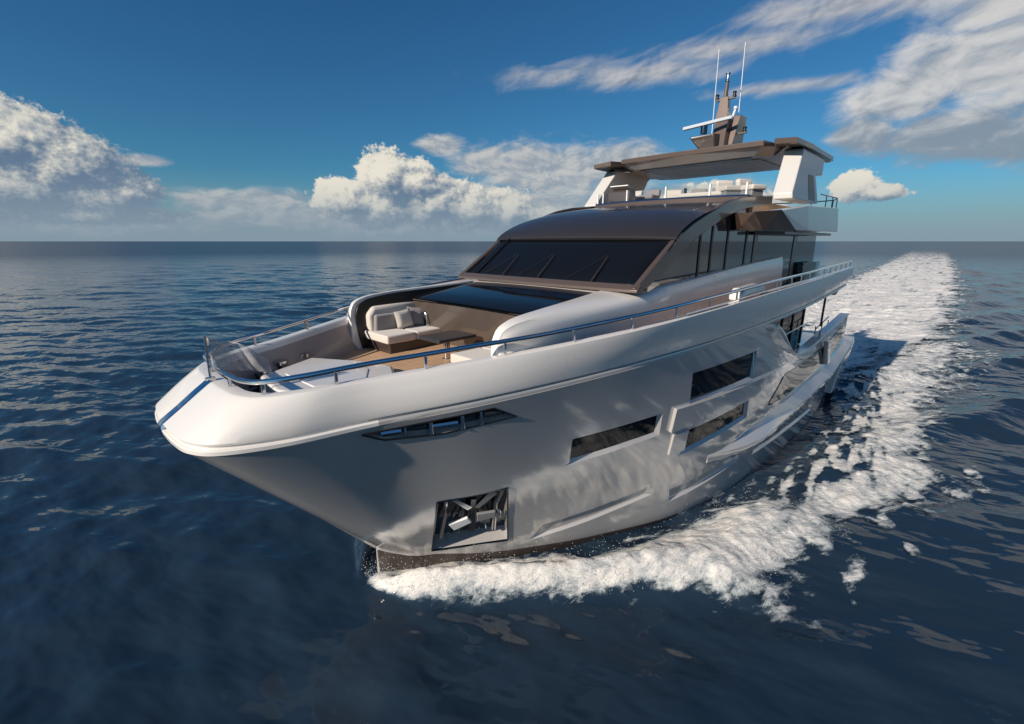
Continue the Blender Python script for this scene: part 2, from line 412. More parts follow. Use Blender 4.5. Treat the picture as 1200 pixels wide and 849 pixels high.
def sea_full(x, y, sp=None):
    ay = np.abs(y)
    z = sea(x, y, sp)
    near = (x < -2) & (x > -44) & (ay < 11)
    r = np.zeros_like(x); 
    if near.any(): r[near] = bow_ridge(x[near], ay[near])
    calm = sstep(10.5, 8, ay)*sstep(0, -4, x)*sstep(-60, -40, x)
    return z*(1-.35*calm)+r

def mesh_from_arrays(name, V, F):
    me = bpy.data.meshes.new(name); n, m_ = len(V), len(F)
    me.vertices.add(n); me.vertices.foreach_set('co', np.ascontiguousarray(V, np.float32).ravel())
    me.loops.add(m_*4); me.loops.foreach_set('vertex_index', np.ascontiguousarray(F, np.int32).ravel())
    me.polygons.add(m_); me.polygons.foreach_set('loop_start', np.arange(m_, dtype=np.int32)*4)
    me.polygons.foreach_set('use_smooth', np.ones(m_, bool))
    me.update(calc_edges=True); me.validate()
    return me
def grid_faces(a, b, wrap=False):
    i, j = np.meshgrid(np.arange(a-1), np.arange(b if wrap else b-1), indexing='ij')
    j2 = (j+1) % b
    return np.stack([i*b+j, i*b+j2, (i+1)*b+j2, (i+1)*b+j], -1).reshape(-1, 4)

def water_mat():
    m = bpy.data.materials.new('sea_water'); m.use_nodes = True; nt = m.node_tree; b = nt.nodes['Principled BSDF']
    g = nt.nodes.new('ShaderNodeNewGeometry'); P = N(nt, g.outputs['Position']); x, y, z = sep(nt, P)
    n = noise(nt, P, .06, 3.)
    put(nt, mix(nt, n, (.013, .0265, .047), (.018, .037, .063)), b.inputs['Base Color'])
    b.inputs['IOR'].default_value = 1.333
    far = (x*x+y*y).op('SQRT').step(15., 350., .045, .30); put(nt, far, b.inputs['Roughness'])
    b.inputs['Specular IOR Level'].default_value = .5
    a_ = R(202); u = x*math.cos(a_)+y*math.sin(a_); v = y*math.cos(a_)-x*math.sin(a_)
    q = xyz(nt, u*1.0, v*.45, 0.)
    h = noise(nt, q, 1.5, 2.2, .5, .1)*1.1+noise(nt, xyz(nt, u, v*.5, 4.), .30, 4., .6, .4)*2.4+noise(nt, xyz(nt, u, v*.6, 8.), 5., 2., .5, .1)*.05
    bp = nt.nodes.new('ShaderNodeBump'); bp.inputs['Strength'].default_value = .5; bp.inputs['Distance'].default_value = .15
    put(nt, h, bp.inputs['Height']); nt.links.new(bp.outputs[0], b.inputs['Normal'])
    return m
M['water'] = water_mat()
cx0, cy0 = .8, 7.9
rad = list(np.arange(.12, 2.5, .10))+[2.5]
while rad[-1] < 60000:
    r0 = rad[-1]; rad.append(r0*(1.0088 if r0 < 160 else 1.02 if r0 < 900 else 1.10))
rad = np.array(rad)
va = R(225)
dense = np.linspace(-R(72), R(72), 900)
rest = np.linspace(R(72), 2*math.pi-R(72), 260)[1:-1]
ang = va+np.concatenate([dense, rest])
RR, AA = np.meshgrid(rad, ang, indexing='ij')
X = cx0+RR*np.cos(AA); Y = cy0+RR*np.sin(AA)
SP = np.maximum(RR*.0088, .03)
Z = sea_full(X.ravel(), Y.ravel(), SP.ravel()).reshape(X.shape)
Z = Z*np.where(RR > 2500, 0, 1)
V = np.stack([X, Y, Z], -1).reshape(-1, 3)
F_ = grid_faces(len(rad), len(ang), True)
cen = len(V); V = np.vstack([V, [(cx0, cy0, 0)]])
nA = len(ang)
fan = np.stack([np.full(nA//2, cen), np.arange(0, nA-1, 2), np.arange(1, nA, 2), np.arange(2, nA+1, 2) % nA], -1)
F_ = np.vstack([F_, fan])
me = mesh_from_arrays('water', V, F_)
water = link('water', me, M['water'])
tag(water, 'dark blue rippled open sea reaching the horizon', 'water', kind='structure')

# ---------------------------------------------------------------- foam
def foam_mat():
    m = bpy.data.materials.new('sea_foam'); m.use_nodes = True; nt = m.node_tree; b = nt.nodes['Principled BSDF']
    at = nt.nodes.new('ShaderNodeAttribute'); at.attribute_name = 'foam'; d = N(nt, at.outputs['Fac'])
    g = nt.nodes.new('ShaderNodeNewGeometry'); P = N(nt, g.outputs['Position']); x, y, z = sep(nt, P)
    fl_ = y.op('ABSOLUTE'); al_ = x*-.88+fl_*.47; ac_ = x*.47+fl_*.88
    wob = noise(nt, P, .5, 3., .5)
    q = xyz(nt, al_*.34, ac_*1.25+wob*1.2, z*.3)
    n = noise(nt, q, 1.7, 10., .66, .5)
    n2 = noise(nt, xyz(nt, al_*.6, ac_*1.2, z), 7., 8., .72, .3)
    n3 = noise(nt, xyz(nt, x*.5, y, z), .45, 4., .55, .3)
    vo = nt.nodes.new('ShaderNodeTexVoronoi'); vo.feature = 'DISTANCE_TO_EDGE'; put(nt, xyz(nt, al_*.55+n*.8, ac_+n*.8, 0.), vo.inputs['Vector']); vo.inputs['Scale'].default_value = 1.9
    lace = N(nt, vo.outputs[0]).step(.02, .28)
    dens = d*1.5-.16+(n-.5)*2.6+(n2-.5)*1.5+(n3-.5)*.9-lace*d.inv()*.75
    al = dens.step(.25, .85)
    put(nt, mix(nt, dens.step(.3, 1.45), (.26, .33, .38), (.86, .83, .78)), b.inputs['Base Color'])
    b.inputs['Roughness'].default_value = .75; b.inputs['Specular IOR Level'].default_value = .25
    put(nt, al, b.inputs['Alpha'])
    bp = nt.nodes.new('ShaderNodeBump'); bp.inputs['Strength'].default_value = .9; bp.inputs['Distance'].default_value = .16
    put(nt, n+n2*.35, bp.inputs['Height']); nt.links.new(bp.outputs[0], b.inputs['Normal'])
    return m
M['foam'] = foam_mat()
def foam_object(name, X, Y, D, H, label):
    Z = sea_full(X.ravel(), Y.ravel()).reshape(X.shape)+.018+H
    F_ = grid_faces(*X.shape); keep = (D.ravel()[F_].max(1) > .03); F_ = F_[keep]
    used = np.unique(F_); remap = np.full(X.size, -1); remap[used] = np.arange(len(used))
    me = mesh_from_arrays(name, np.stack([X.ravel(), Y.ravel(), Z.ravel()], -1)[used], remap[F_])
    a = me.attributes.new('foam', 'FLOAT', 'POINT'); a.data.foreach_set('value', D.ravel()[used].astype(np.float32))
    o = link(name, me, M['foam']); tag(o, label, 'foam', kind='stuff'); return o
for sg, stp, lab in ((1, .05, 'white bow wave foam spreading along the near side of the yacht'), (-1, .12, 'white bow wave foam on the far side of the yacht')):
    xs = np.arange(-46, -2.4, stp); ys = np.arange(.02, 9.6, stp)
    X, Y = np.meshgrid(xs, ys, indexing='ij')
    D, n1, n2, n3 = foam_near(X.ravel(), Y.ravel())
    D = D.reshape(X.shape)*sstep(-46, -40, X)*(1 if sg > 0 else sstep(-4.2, -6, X)); n2 = n2.reshape(X.shape); n3 = n3.reshape(X.shape)
    lump = fbm(X.ravel()*3.1, Y.ravel()*3.1, 5, 71, .6).reshape(X.shape)
    bil = np.abs(fbm(X.ravel()*1.5, Y.ravel()*1.5, 4, 91, .55).reshape(X.shape))
    H = D*(.02+.05*np.clip(n2+.5, 0, 1)+.045*lump+.03*bil)*(1+.35*sstep(-12, -5, X))
    H = np.where(D > 0, np.maximum(H, -.01), 0)
    foam_object('bow_wave_foam', X, Y*sg, D, H, lab)
# the wake astern
s_ = [23.5]
while s_[-1] < 900: s_.append(s_[-1]+max(.09, (s_[-1]-15)*.006))
s_ = np.array(s_); tt = np.linspace(-1.75, 1.75, 290)
S_, T_ = np.meshgrid(s_, tt, indexing='ij'); X = -S_; W_ = wake_w(X); Y = wake_c(X)+T_*W_
n1 = fbm(X.ravel()*.22, Y.ravel()*.3, 4, 121).reshape(X.shape); n2 = fbm(X.ravel()*.9, Y.ravel()*1.2, 5, 133).reshape(X.shape)
n3 = fbm(X.ravel()*.12, Y.ravel()*.9, 5, 147).reshape(X.shape)
T2 = np.abs(T_)+n1*.26+n2*.12
D = sstep(1.22, .58, T2)*np.clip(1.0-.34*sstep(.0, .6, n3)-.28*sstep(-80, -450, X)+.25*n2, 0, 1)*sstep(800, 180, S_)
D = D*np.where(S_ < 27, sstep(-23.5, -26, X), 1)
off_ = np.abs(T_)*W_-W_+.8
crf = crest_of(X, np.abs(Y-wake_c(X))*1., off_)
D = np.maximum(D, .62*sstep(.80, 1., crf)*np.exp(-np.clip(off_, 0, 99)/3.2)*sstep(.0, .6, off_)*sstep(-28, -36, X)*sstep(-170, -90, X)*sstep(-.35, .3, n2+n1*.6))
lump = fbm(X.ravel()*1.6, Y.ravel()*1.9, 5, 171, .58).reshape(X.shape)
H = D*(.03+.08*lump+.07*np.abs(n2))*(1-.6*sstep(-50, -200, X))+.35*D*np.exp(-((np.abs(T_)-.85)/.18)**2)*sstep(-150, -40, X)
foam_object('wake_foam', X, Y, D, H, 'broad white churned wake running astern to the horizon')
# drops flung up by the bow
mb = MB()
for i in range(2600):
    x = -2.7-random.random()**1.5*9; yo = float(np.interp(x, PORT_OUT[:, 0], PORT_OUT[:, 1])); yi = float(np.interp(x, PORT_IN[:, 0], PORT_IN[:, 1]))
    y = random.uniform(yi-.1, yo+.35); z = .25+random.expovariate(5.)*.8; r = random.uniform(.003, .010)
    p = [Vector((x, y, z))+Vector(q)*r for q in ((1, 0, 0), (-.5, .87, 0), (-.5, -.87, 0), (0, 0, 1.2), (0, 0, -1.2))]
    mb.add(p, [(0, 1, 3), (1, 2, 3), (2, 0, 3), (1, 0, 4), (2, 1, 4), (0, 2, 4)])
sp_ = mb.build('spray_drops', M['whiteplastic'], smooth=0)
tag(sp_, 'fine white spray drops flung up over the bow wave', 'spray', kind='stuff')
# ================================================================ the yacht
yacht = empty('motor_yacht', (-12, 0, 0), 'large white and grey motor yacht with dark glass, running at speed through the sea', 'yacht')
def cr(pts, n):
    """Catmull-Rom resample of control points, n samples per span."""
    P = np.asarray(pts, float); P = np.vstack([2*P[0]-P[1], P, 2*P[-1]-P[-2]])
    t = np.linspace(0, 1, n, endpoint=False)[:, None]; out = []
    for i in range(1, len(P)-2):
        a, b, c, d = P[i-1], P[i], P[i+1], P[i+2]
        out.append(.5*((2*b)+(c-a)*t+(2*a-5*b+4*c-d)*t*t+(3*b-a-3*c+d)*t**3))
    return np.vstack(out+[P[-2][None]])
# longitudinal curves, port side: bow tip at x = 0, waterline z = 0
KN = [(0,.02,4.14),(-.03,.62,4.14),(-.12,1.09,4.14),(-.40,1.44,4.14),(-1.10,1.76,4.15),(-2.1,2.07,4.2),(-3.6,2.7,4.3),(-5.2,3.2,4.39),
      (-7,3.62,4.48),(-9.5,3.97,4.57),(-13,4.17,4.68),(-17,4.17,4.78),(-20.9,4.06,4.9),(-23.0,4.0,5.0)]
TP = [(-.655,.02,4.78),(-.675,.62,4.78),(-.74,1.07,4.78),(-.96,1.43,4.79),(-1.46,1.76,4.83),(-2.25,2.03,4.88),(-3.45,2.55,4.98),(-4.9,3.15,5.1),
      (-6.9,3.78,5.27),(-9.4,4.08,5.41),(-13,4.22,5.54),(-17,4.22,5.61),(-21,4.15,5.68),(-23.3,4.1,5.72)]
CH = [(-3.06,.02,.72),(-3.08,.09,.67),(-3.2,.2,.6),(-3.4,.36,.52),(-3.7,.58,.43),(-4.15,.82,.37),(-4.9,1.38,.3),(-5.8,1.9,.24),
      (-7.2,2.64,.2),(-9.5,3.58,.17),(-12.4,4.05,.1),(-16.4,4.2,.02),(-20.5,4.15,.08),(-23.7,3.95,.3)]
TE = KN[:10]+[(-13,4.17,4.62),(-16.2,4.12,3.22),(-20.5,4.1,3.42),(-24.3,4.02,3.66)]
NS = 8
def hull_surface(nv=14):
    C = cr(CH, NS); U = cr(TE, NS); V = np.linspace(0, 1, nv)[None, :, None]
    S = C[:, None]*(1-V)+U[:, None]*V
    u = np.linspace(0, 1, len(C))[:, None]
    v = V[0, :, 0][None]
    S[:, :, 1] += .16*np.clip((u-.25)/.5, 0, 1)*v*(1-v)*2
    return S
fullS = None
NS = 60; fullS = hull_surface(160); NS = 12
_P = fullS.reshape(-1, 3)
def yh(x, z):
    """Half-breadth of the hull side at station x and height z."""
    d = (_P[:, 0]-x)**2+((_P[:, 2]-z)*1.)**2; i = np.argpartition(d, 6)[:6]; w = 1/(d[i]+1e-6)
    return float((_P[i, 1]*w).sum()/w.sum())
def hp(x, z, off=0.):
    """A point on (or OFF metres out from) the port side, and the normal there."""
    y = yh(x, z); e = .25
    tx = Vector((2*e, yh(x+e, z)-yh(x-e, z), 0)); tz = Vector((0, yh(x, z+e)-yh(x, z-e), 2*e))
    n = tz.cross(tx).normalized()
    if n.y < 0: n = -n
    return Vector((x, y, z))+n*off, n
# ---- lower hull: a closed solid, mirrored about the centreline
S = hull_surface(26)
a, b = S.shape[:2]
rings = []
for i in range(a):
    c0 = S[i, 0]; top = S[i, -1]; x0 = c0[0]
    keel = [(x0+.02, 0, -1.1), (x0+.02, max(c0[1]*.5, .008), -1.0), (x0, max(c0[1]-.06, .014), c0[2]-.12)]
    side = [tuple(p) for p in S[i]]
    fx = top[0]; zcap = min(top[2]-.03, float(np.interp(-fx, [0, 5, 8, 13, 24], [4.08, 4.17, 4.25, 4.6, 4.8]))); dk = np.interp(-fx, [0, 12.5, 14.5, 25], [.03, .03, .45, .55]); zt = top[2]
    fd = fx-.22*float(np.clip((fx+5)/4, 0, 1)); ff = .80 if fx > -2 else .93; din = [(fx-(fx-fd)*.5, top[1]*(ff+.01) if fx > -13 else top[1]-.24, zt), (fd, top[1]*ff if fx > -13 else top[1]-.25, zcap if fx > -13.5 else 2.62), (fd, 0, zcap if fx > -13.5 else 2.62)]
    port = keel[1:]+side+din[:2]
    rings.append([keel[0]]+port+[din[2]]+[(p[0], -p[1], p[2]) for p in port[::-1]])
h = MB(); h.loft(rings)
hull = h.build('hull', M['hull'], yacht, smooth=28)
# dark bottom paint below the chine
h2 = MB(); rg = []
for i in range(0, a, 2):
    c0 = S[i, 0]; y = max(c0[1]-.025, .02)
    rg.append([(c0[0]-.02, 0, -1.2), (c0[0]-.02, y*.7, -1.1), (c0[0]-.012, y, c0[2]-.11), (c0[0]-.012, y+.012, c0[2]-.028), (c0[0], 0, c0[2]-.028),
               (c0[0]-.012, -y-.012, c0[2]-.028), (c0[0]-.012, -y, c0[2]-.11), (c0[0]-.02, -y*.7, -1.1)])
h2.loft(rg); h2.build('bottom_paint', M['bottom'], yacht, smooth=40)

# ---- windows, slots and anchor pocket are cut into the port side
def cutter(poly, depth=.13, out=.4):
    A = []; B = []
    for x, z in poly:
        p, n = hp(x, z); A.append(p+n*out); B.append(p-n*depth)
    m = MB(); m.prism([tuple(p) for p in A], [tuple(p) for p in B]); return m
def quad_at(poly, u, v):
    """Point (x, z) inside a four-cornered outline (front top, aft top, aft bottom, front bottom)."""
    a_, b_, c2, d_ = [np.array(p) for p in poly]; t = a_*(1-u)+b_*u; l = d_*(1-u)+c2*u; return l*(1-v)+t*v
def strip_cut(poly, depth, fx=.0, fz=.0, n=8):
    """Cutter that follows the hull, its ends and lower edge splayed by FX and FZ so that the recess has sloped reveals."""
    L = np.linalg.norm(np.array(poly[0])-np.array(poly[1])); Hh = abs(poly[0][1]-poly[3][1]); rings = []
    e = fx/L; g = fz/Hh
    for i, u in enumerate(np.linspace(0, 1, n)):
        r = []
        for v, dd in ((0, -depth), (1, -depth), (1+.0, 0.), (1, .3), (0-g, .3), (0-g, 0.)):
            uu = u if dd < 0 else -e+u*(1+2*e)
            x, z = quad_at(poly, uu, v); p, n_ = hp(x, z); r.append(tuple(p+n_*dd))
        rings.append(r)
    m = MB(); m.loft(rings); return m
def strip(name, poly, d0, d1, m, n=10, nv=3, parent=None, grow=.01, bevel=0.):
    rings = []
    for u in np.linspace(-grow, 1+grow, n):
        r = []
        for v in np.linspace(-grow, 1+grow, nv):
            x, z = quad_at(poly, u, v); p, n_ = hp(x, z); r.append(tuple(p+n_*d1))
        for v in np.linspace(1+grow, -grow, nv):
            x, z = quad_at(poly, u, v); p, n_ = hp(x, z); r.append(tuple(p+n_*d0))
        rings.append(r)
    q = MB(); q.loft(rings); return q.build(name, m, parent or yacht, smooth=30, bevel=bevel)
WIN = {1: [(-5.83, 3.17), (-7.9, 3.24), (-7.95, 2.77), (-5.87, 2.61)],
       2: [(-8.88, 4.03), (-11.87, 4.06), (-11.8, 3.38), (-8.9, 3.33)],
       3: [(-8.97, 2.60), (-11.72, 2.72), (-11.75, 2.29), (-8.97, 2.06)]}
SLOT = [[(-5.72, .50), (-5.95, .92), (-8.05, 1.28), (-8.2, 1.05)], [(-9.0, .70), (-9.0, 1.04), (-11.8, 1.22), (-11.75, .98)], [(-12.85, .86), (-12.85, 1.22), (-19.0, .98), (-19.0, .60)]]
ANCH = [(-3.52, 2.20), (-4.70, 2.27), (-5.2, .62), (-3.92, .52)]
HAW = [(-2.02, 4.10), (-2.35, 3.93), (-3.2, 3.87), (-4.36, 3.97), (-3.9, 4.22), (-3., 4.16)]
cuts = []
for k_, w_ in WIN.items():
    cuts.append(strip_cut(w_, .085, .11, .09))
for s__ in SLOT: cuts.append(strip_cut([s__[1], s__[2], s__[3], s__[0]], .06, .12, .05, 12))
cuts += [cutter(ANCH, .42), cutter(HAW, .16)]
subtract(hull, cuts)
hull.data.polygons.foreach_set('use_smooth', [True]*len(hull.data.polygons)); hull.data.set_sharp_from_angle(angle=R(28))

def inset(name, poly, depth, m, th=.03, grow=1.015, parent=yacht, bevel=0.):
    cx_ = sum(p[0] for p in poly)/len(poly); cz_ = sum(p[1] for p in poly)/len(poly); A = []; B = []
    for x, z in poly:
        x = cx_+(x-cx_)*grow; z = cz_+(z-cz_)*grow
        p, n = hp(x, z); A.append(tuple(p-n*depth)); B.append(tuple(p-n*(depth+th)))
    q = MB(); q.prism(A, B); return q.build(name, m, parent, smooth=0, bevel=bevel)
for k_, w_ in WIN.items():
    o = strip('hull_window', w_, -.10, -.07, M['glass'])
    if k_ == 2:
        q = MB(); x0, x1 = w_[0][0]+.0, w_[1][0]; A = []
        for (x, z) in ((x0, 3.66), (x1, 3.76)):
            p, n = hp(x, z); A.append([tuple(p-n*.08), tuple(p-n*.062), tuple(p-n*.062+Vector((0, 0, .05))), tuple(p-n*.08+Vector((0, 0, .05)))])
        q.loft(A); q.build('blind_edge', M['black'], o, smooth=0)
# ---- hawse opening: lined in dark steel, four bright rollers and uprights
hw = inset('fairlead_opening', HAW, .13, M['darkchrome'])
for i, (x, z, w) in enumerate(((-2.62, 4.02, .02), (-2.98, 4.02, .035), (-3.45, 4.03, .035), (-3.75, 4.05, .03))):
    p, n = hp(x, z); q = MB(); q.tube([p-n*.06-Vector((.02, 0, .15)), p-n*.06+Vector((0, 0, .15))], w, 10); q.build('fairlead_roller', M['chrome'], hw)
q = MB(); ring = [hp(x, z, .006)[0] for x, z in HAW]; ring.append(ring[0]); q.tube(ring, .016, 6); q.build('fairlead_rim', M['black'], hw)
for (x0, x1, z, col) in ((-2.3, -2.58, 3.98, 'chrome'), (-3.02, -3.4, 3.98, 'chrome'), (-3.8, -4.1, 4.06, 'taupe')):
    q = MB(); A = []
    for x in np.linspace(x0, x1, 5):
        p, n = hp(x, z); A.append(p-n*.085)
    q.tube(A, .05, 8); q.build('mooring_bar', M[col], hw)

# ---- shoulder panel between the windows
def plate(name, xs, zlo, zhi, off, m, taper=(0, 0), nz=5, bevel=.01, parent=yacht):
    rings = []
    for i, x in enumerate(xs):
        z0 = np.interp(-x, [-xs[0], -xs[-1]], zlo) if len(zlo) == 2 else zlo[i]; z1 = np.interp(-x, [-xs[0], -xs[-1]], zhi) if len(zhi) == 2 else zhi[i]
        f = min(1, (i+.001)/max(taper[0], 1e-6) if taper[0] else 1, (len(xs)-1-i+.001)/max(taper[1], 1e-6) if taper[1] else 1)
        r = []
        for z in np.linspace(z0, z1, nz):
            p, n = hp(x, z); r.append(tuple(p+n*(off*f)))
        for z in np.linspace(z1, z0, 3):
            p, n = hp(x, z); r.append(tuple(p-n*.03))
        rings.append(r)
    q = MB(); q.loft(rings); return q.build(name, m, parent, smooth=25, bevel=bevel)
plate('shoulder_panel', list(np.linspace(-8.35, -14.9, 22)), (2.72, 2.86), (3.30, 3.22), .075, M['hull'], taper=(0, 8))
plate('lower_shoulder_panel', list(np.linspace(-8.5, -9.0, 4)), (2.1, 2.1), (2.62, 2.62), .05, M['hull'])

# ---- knuckle, white bulwark band and cap: one continuous moulding round the bow
def plan_normals(Cv):
    t = np.gradient(Cv[:, :2], axis=0); n = np.stack([-t[:, 1], t[:, 0]], 1)*-1
    n[0] = (1, .02)
    return n/np.linalg.norm(n, axis=1)[:, None]
NS = 10
Kc = cr(KN, NS); Tc = cr(TP, NS); nk = plan_normals(Kc); nt_ = plan_normals(Tc)
def offs(Cv, n, d, dz=0.): return np.stack([Cv[:, 0]+n[:, 0]*d, np.maximum(Cv[:, 1]+n[:, 1]*d, .012), Cv[:, 2]+dz], 1)
lipf = (1-sstep(-.2, 1., (-Kc[:, 0]-1.9)/1.2))[:, None]
def offl(d1, d0, dz): a_ = offs(Kc, nk, d1, dz); b_ = offs(Kc, nk, d0, dz); return a_*lipf+b_*(1-lipf)
sec = [offs(Kc, nk, -.10, .03), offs(Kc, nk, -.015, .0), offl(.022, -.012, .012), offl(.026, -.014, .065), offl(.01, -.02, .080), offl(-.03, -.075, .084), offl(-.03, -.075, .118), offs(Kc, nk, -.008, .128), offs(Kc, nk, 0, .16)]
b0 = offs(Kc, nk, 0, .16)
for f in (.2, .4, .6, .8, .93):
    p_ = b0*(1-f)+Tc*f; bul = .028*math.sin(f*math.pi)*sstep(0, 3, np.arange(len(Kc))/NS)[:, None]
    sec.append(np.concatenate([p_[:, :2]+nk*bul, p_[:, 2:]], 1))
sec += [offs(Tc, nt_, -.004, -.004), offs(Tc, nt_, -.014, 0.), offs(Tc, nt_, -.20, 0.), offs(Tc, nt_, -.235, -.03)]
Ti = offs(Tc, nt_, -.26, -.12); Fl = offs(Tc, nt_, -.42, 0); Fl[:, 2] = np.minimum(np.interp(-Fl[:, 0], [0, 5, 8, 13, 24], [4.16, 4.28, 4.36, 4.72, 4.95]), Tc[:, 2]-.1)
sec += [Ti, Fl]
G = np.stack(sec, 1)
G[0, :, 1] = .0
bw = MB(); Gs = G.copy(); Gs[:, :, 1] *= -1
bw.grid(np.concatenate([Gs[::-1], G[1:]], 0))
e0 = len(G)*2-1; nb = G.shape[1]
bw.f += [tuple(range(nb)), tuple((e0-1)*nb+j for j in range(nb))]; bw.m += [0, 0]
M['inner'] = mat('taupe_inner_bulwark', (.40, .33, .30), .4, coat=.3, vary=.04)
for i, f in enumerate(bw.f):
    js = [v % nb for v in f]
    if len(f) == 4 and min(js) >= nb-2: bw.m[i] = 1
    elif len(f) == 4 and max(js) <= 6 and bw.v[f[0]][0] < -2.1: bw.m[i] = 2
bulw = bw.build('bulwark', [M['white'], M['inner'], M['hull']], yacht, smooth=32)
bulw['label'] = 'white raised bulwark with a knuckle line'
# polished plate down the centre of the bow
q = MB(); q.loft([[(x, -.10, z), (x, .10, z), (x-.05, .10, z-.05), (x-.05, -.10, z-.05)] for x, z in ((-.655, 4.80), (-.44, 4.645), (-.22, 4.475), (.0, 4.318), (.035, 4.28), (.042, 4.13))])
q.build('stem_plate', M['mirror'], yacht, smooth=0, bevel=.012)
q = MB(); q.box((-.10, .23, 4.20), (.05, .07, .05)); q.build('bow_eye', M['chrome'], yacht, smooth=0, bevel=.01)
# ---- decks
dk = MB(); D_ = offs(Tc, nt_, -.40, 0); D_[:, 2] = Fl[:, 2]+.006
rows = []
for i in range(3, len(D_)): rows.append([(D_[i, 0], D_[i, 1]*t, D_[i, 2]+.02*(1-t*t)) for t in np.linspace(-1, 1, 15)])
dk.grid(rows); deck = dk.build('teak_deck', M['teak'], yacht, smooth=40); 
# ---- aft main deck bulwark: capping on the hull edge, strut, ledge and fender
cp = []
NS = 14
Uc = cr(TE, NS)
for p in Uc:
    if p[0] < -13.0: cp.append([(p[0], p[1]+.05, p[2]-.05), (p[0], p[1]+.03, p[2]+.03), (p[0], p[1]-.28, p[2]+.03), (p[0], p[1]-.28, p[2]-.05)])
q = MB(); q.loft(cp); q.build('aft_cap_rail', M['white'], yacht, smooth=30, bevel=.012)
# bright scooped end of the topside where the side deck opens
so_ = cr([(-12.75, 4.20, 4.52), (-12.72, 4.20, 4.40), (-12.98, 4.20, 4.16), (-13.69, 4.20, 3.84), (-14.56, 4.19, 3.59), (-15.45, 4.17, 3.40), (-15.9, 4.15, 3.26)], 3)
si_ = cr([(-12.55, 4.29, 4.60), (-12.95, 4.31, 4.38), (-13.48, 4.32, 4.15), (-14.1, 4.32, 3.88), (-14.75, 4.31, 3.62), (-15.3, 4.27, 3.42), (-15.9, 4.17, 3.27)], 3)
q = MB(); q.loft([[tuple(a_), tuple((a_+b_)/2+np.array((.02, .01, .0))), tuple(b_), tuple(b_-np.array((.05, .22, .02))), tuple(a_-np.array((0, .2, .05)))] for a_, b_ in zip(so_, si_)]); q.build('side_scoop', M['white'], yacht, smooth=40)
xs_ = np.linspace(-10.1, -26.0, 40); A = []
for x in xs_:
    t = (-x-10.1)/15.9; zi = np.interp(-x, [10.1, 12, 13.55, 16, 20, 24.5, 26], [1.66, 1.98, 2.12, 2.0, 2.12, 2.45, 2.42]); zo = np.interp(-x, [10.1, 11.2, 15.35, 19.6, 23, 26], [1.55, 1.42, 1.62, 1.72, 2.0, 2.3])
    yb = yh(x, 1.6) if x > -23.8 else yh(-23.8, 1.6)-.02*(-x-23.8); w = .30*float(sstep(10., 12.8, -x))*(1 if x > -24 else 1-.22*(-x-24))
    A.append([(x, yb-.2, zi), (x, yb+w*.93, zo+.09), (x, yb+w, zo+.05), (x, yb+w, zo-.05), (x, yb+w*.8, zo-.12), (x, yb-.2, zo-.42)])
q = MB(); q.loft(A); q.build('rubbing_ledge', M['hull'], yacht, smooth=25, bevel=.015)
q = MB(); q.xz([(-26.0, 2.32), (-26.15, 2.15), (-25.4, 1.5), (-23.6, .25), (-22.6, .35), (-23.6, 1.2), (-24.6, 2.1)], 3.75, 4.2); q.build('stern_fender', M['hull'], yacht, smooth=0, bevel=.05)
q = MB(); q.xz([(-19.3, 3.2), (-19.75, 3.2), (-20.3, 2.2), (-19.85, 2.2)], 4.2, 4.36); q.build('bulwark_strut', M['hull'], yacht, smooth=0, bevel=.03)
plate('quarter_glass', list(np.linspace(-13.4, -23.2, 26)), [float(np.interp(-x, [13.4, 15, 20, 23.2], [2.2, 2.1, 2.2, 2.5])) for x in np.linspace(-13.4, -23.2, 26)], [float(np.interp(-x, [13.4, 14.6, 16, 20, 23.2], [2.3, 2.9, 2.8, 2.95, 3.3])) for x in np.linspace(-13.4, -23.2, 26)], .02, M['sideglass'], bevel=0)
# main deck saloon glass behind the side deck
q = MB(); q.xz([(-12.6, 2.62), (-21.2, 2.62), (-21.2, 4.82), (-12.6, 4.66)], 3.02, -3.02); sal = q.build('main_deck_saloon', M['glass'], yacht, smooth=0)
for x in (-14.0, -15.4, -16.8, -18.2, -19.6, -21.1):
    q = MB(); q.box((x, 3.035, 3.72), (.12, .05, 2.1)); q.build('saloon_mullion', M['wood'], sal, smooth=0)
q = MB(); q.box((-22.3, 3.6, 4.86), (.55, .5, .26), ry=R(20)); q.build('deck_flood_light', M['whiteplastic'], yacht, smooth=0, bevel=.04)
q = MB(); q.tube([(-20.9, 3.72, 3.5), (-20.9, 3.72, 4.85)], .04, 8); q.build('overhang_post', M['black'], yacht)
q = MB(); q.tube([(-21.2, 3.5, 3.3), (-23.6, 3.45, 3.55)], .025, 8)
for x in (-21.3, -22.4, -23.5): q.tube([(x, 3.48, 2.7), (x, 3.48, 3.42)], .02, 8)
q.build('aft_deck_rail', M['darkchrome'], yacht)
q = MB(); q.tube([(-14.4, 3.28, 3.45), (-20.8, 3.28, 3.6)], .022, 8); q.build('saloon_grab_rail', M['chrome'], yacht)
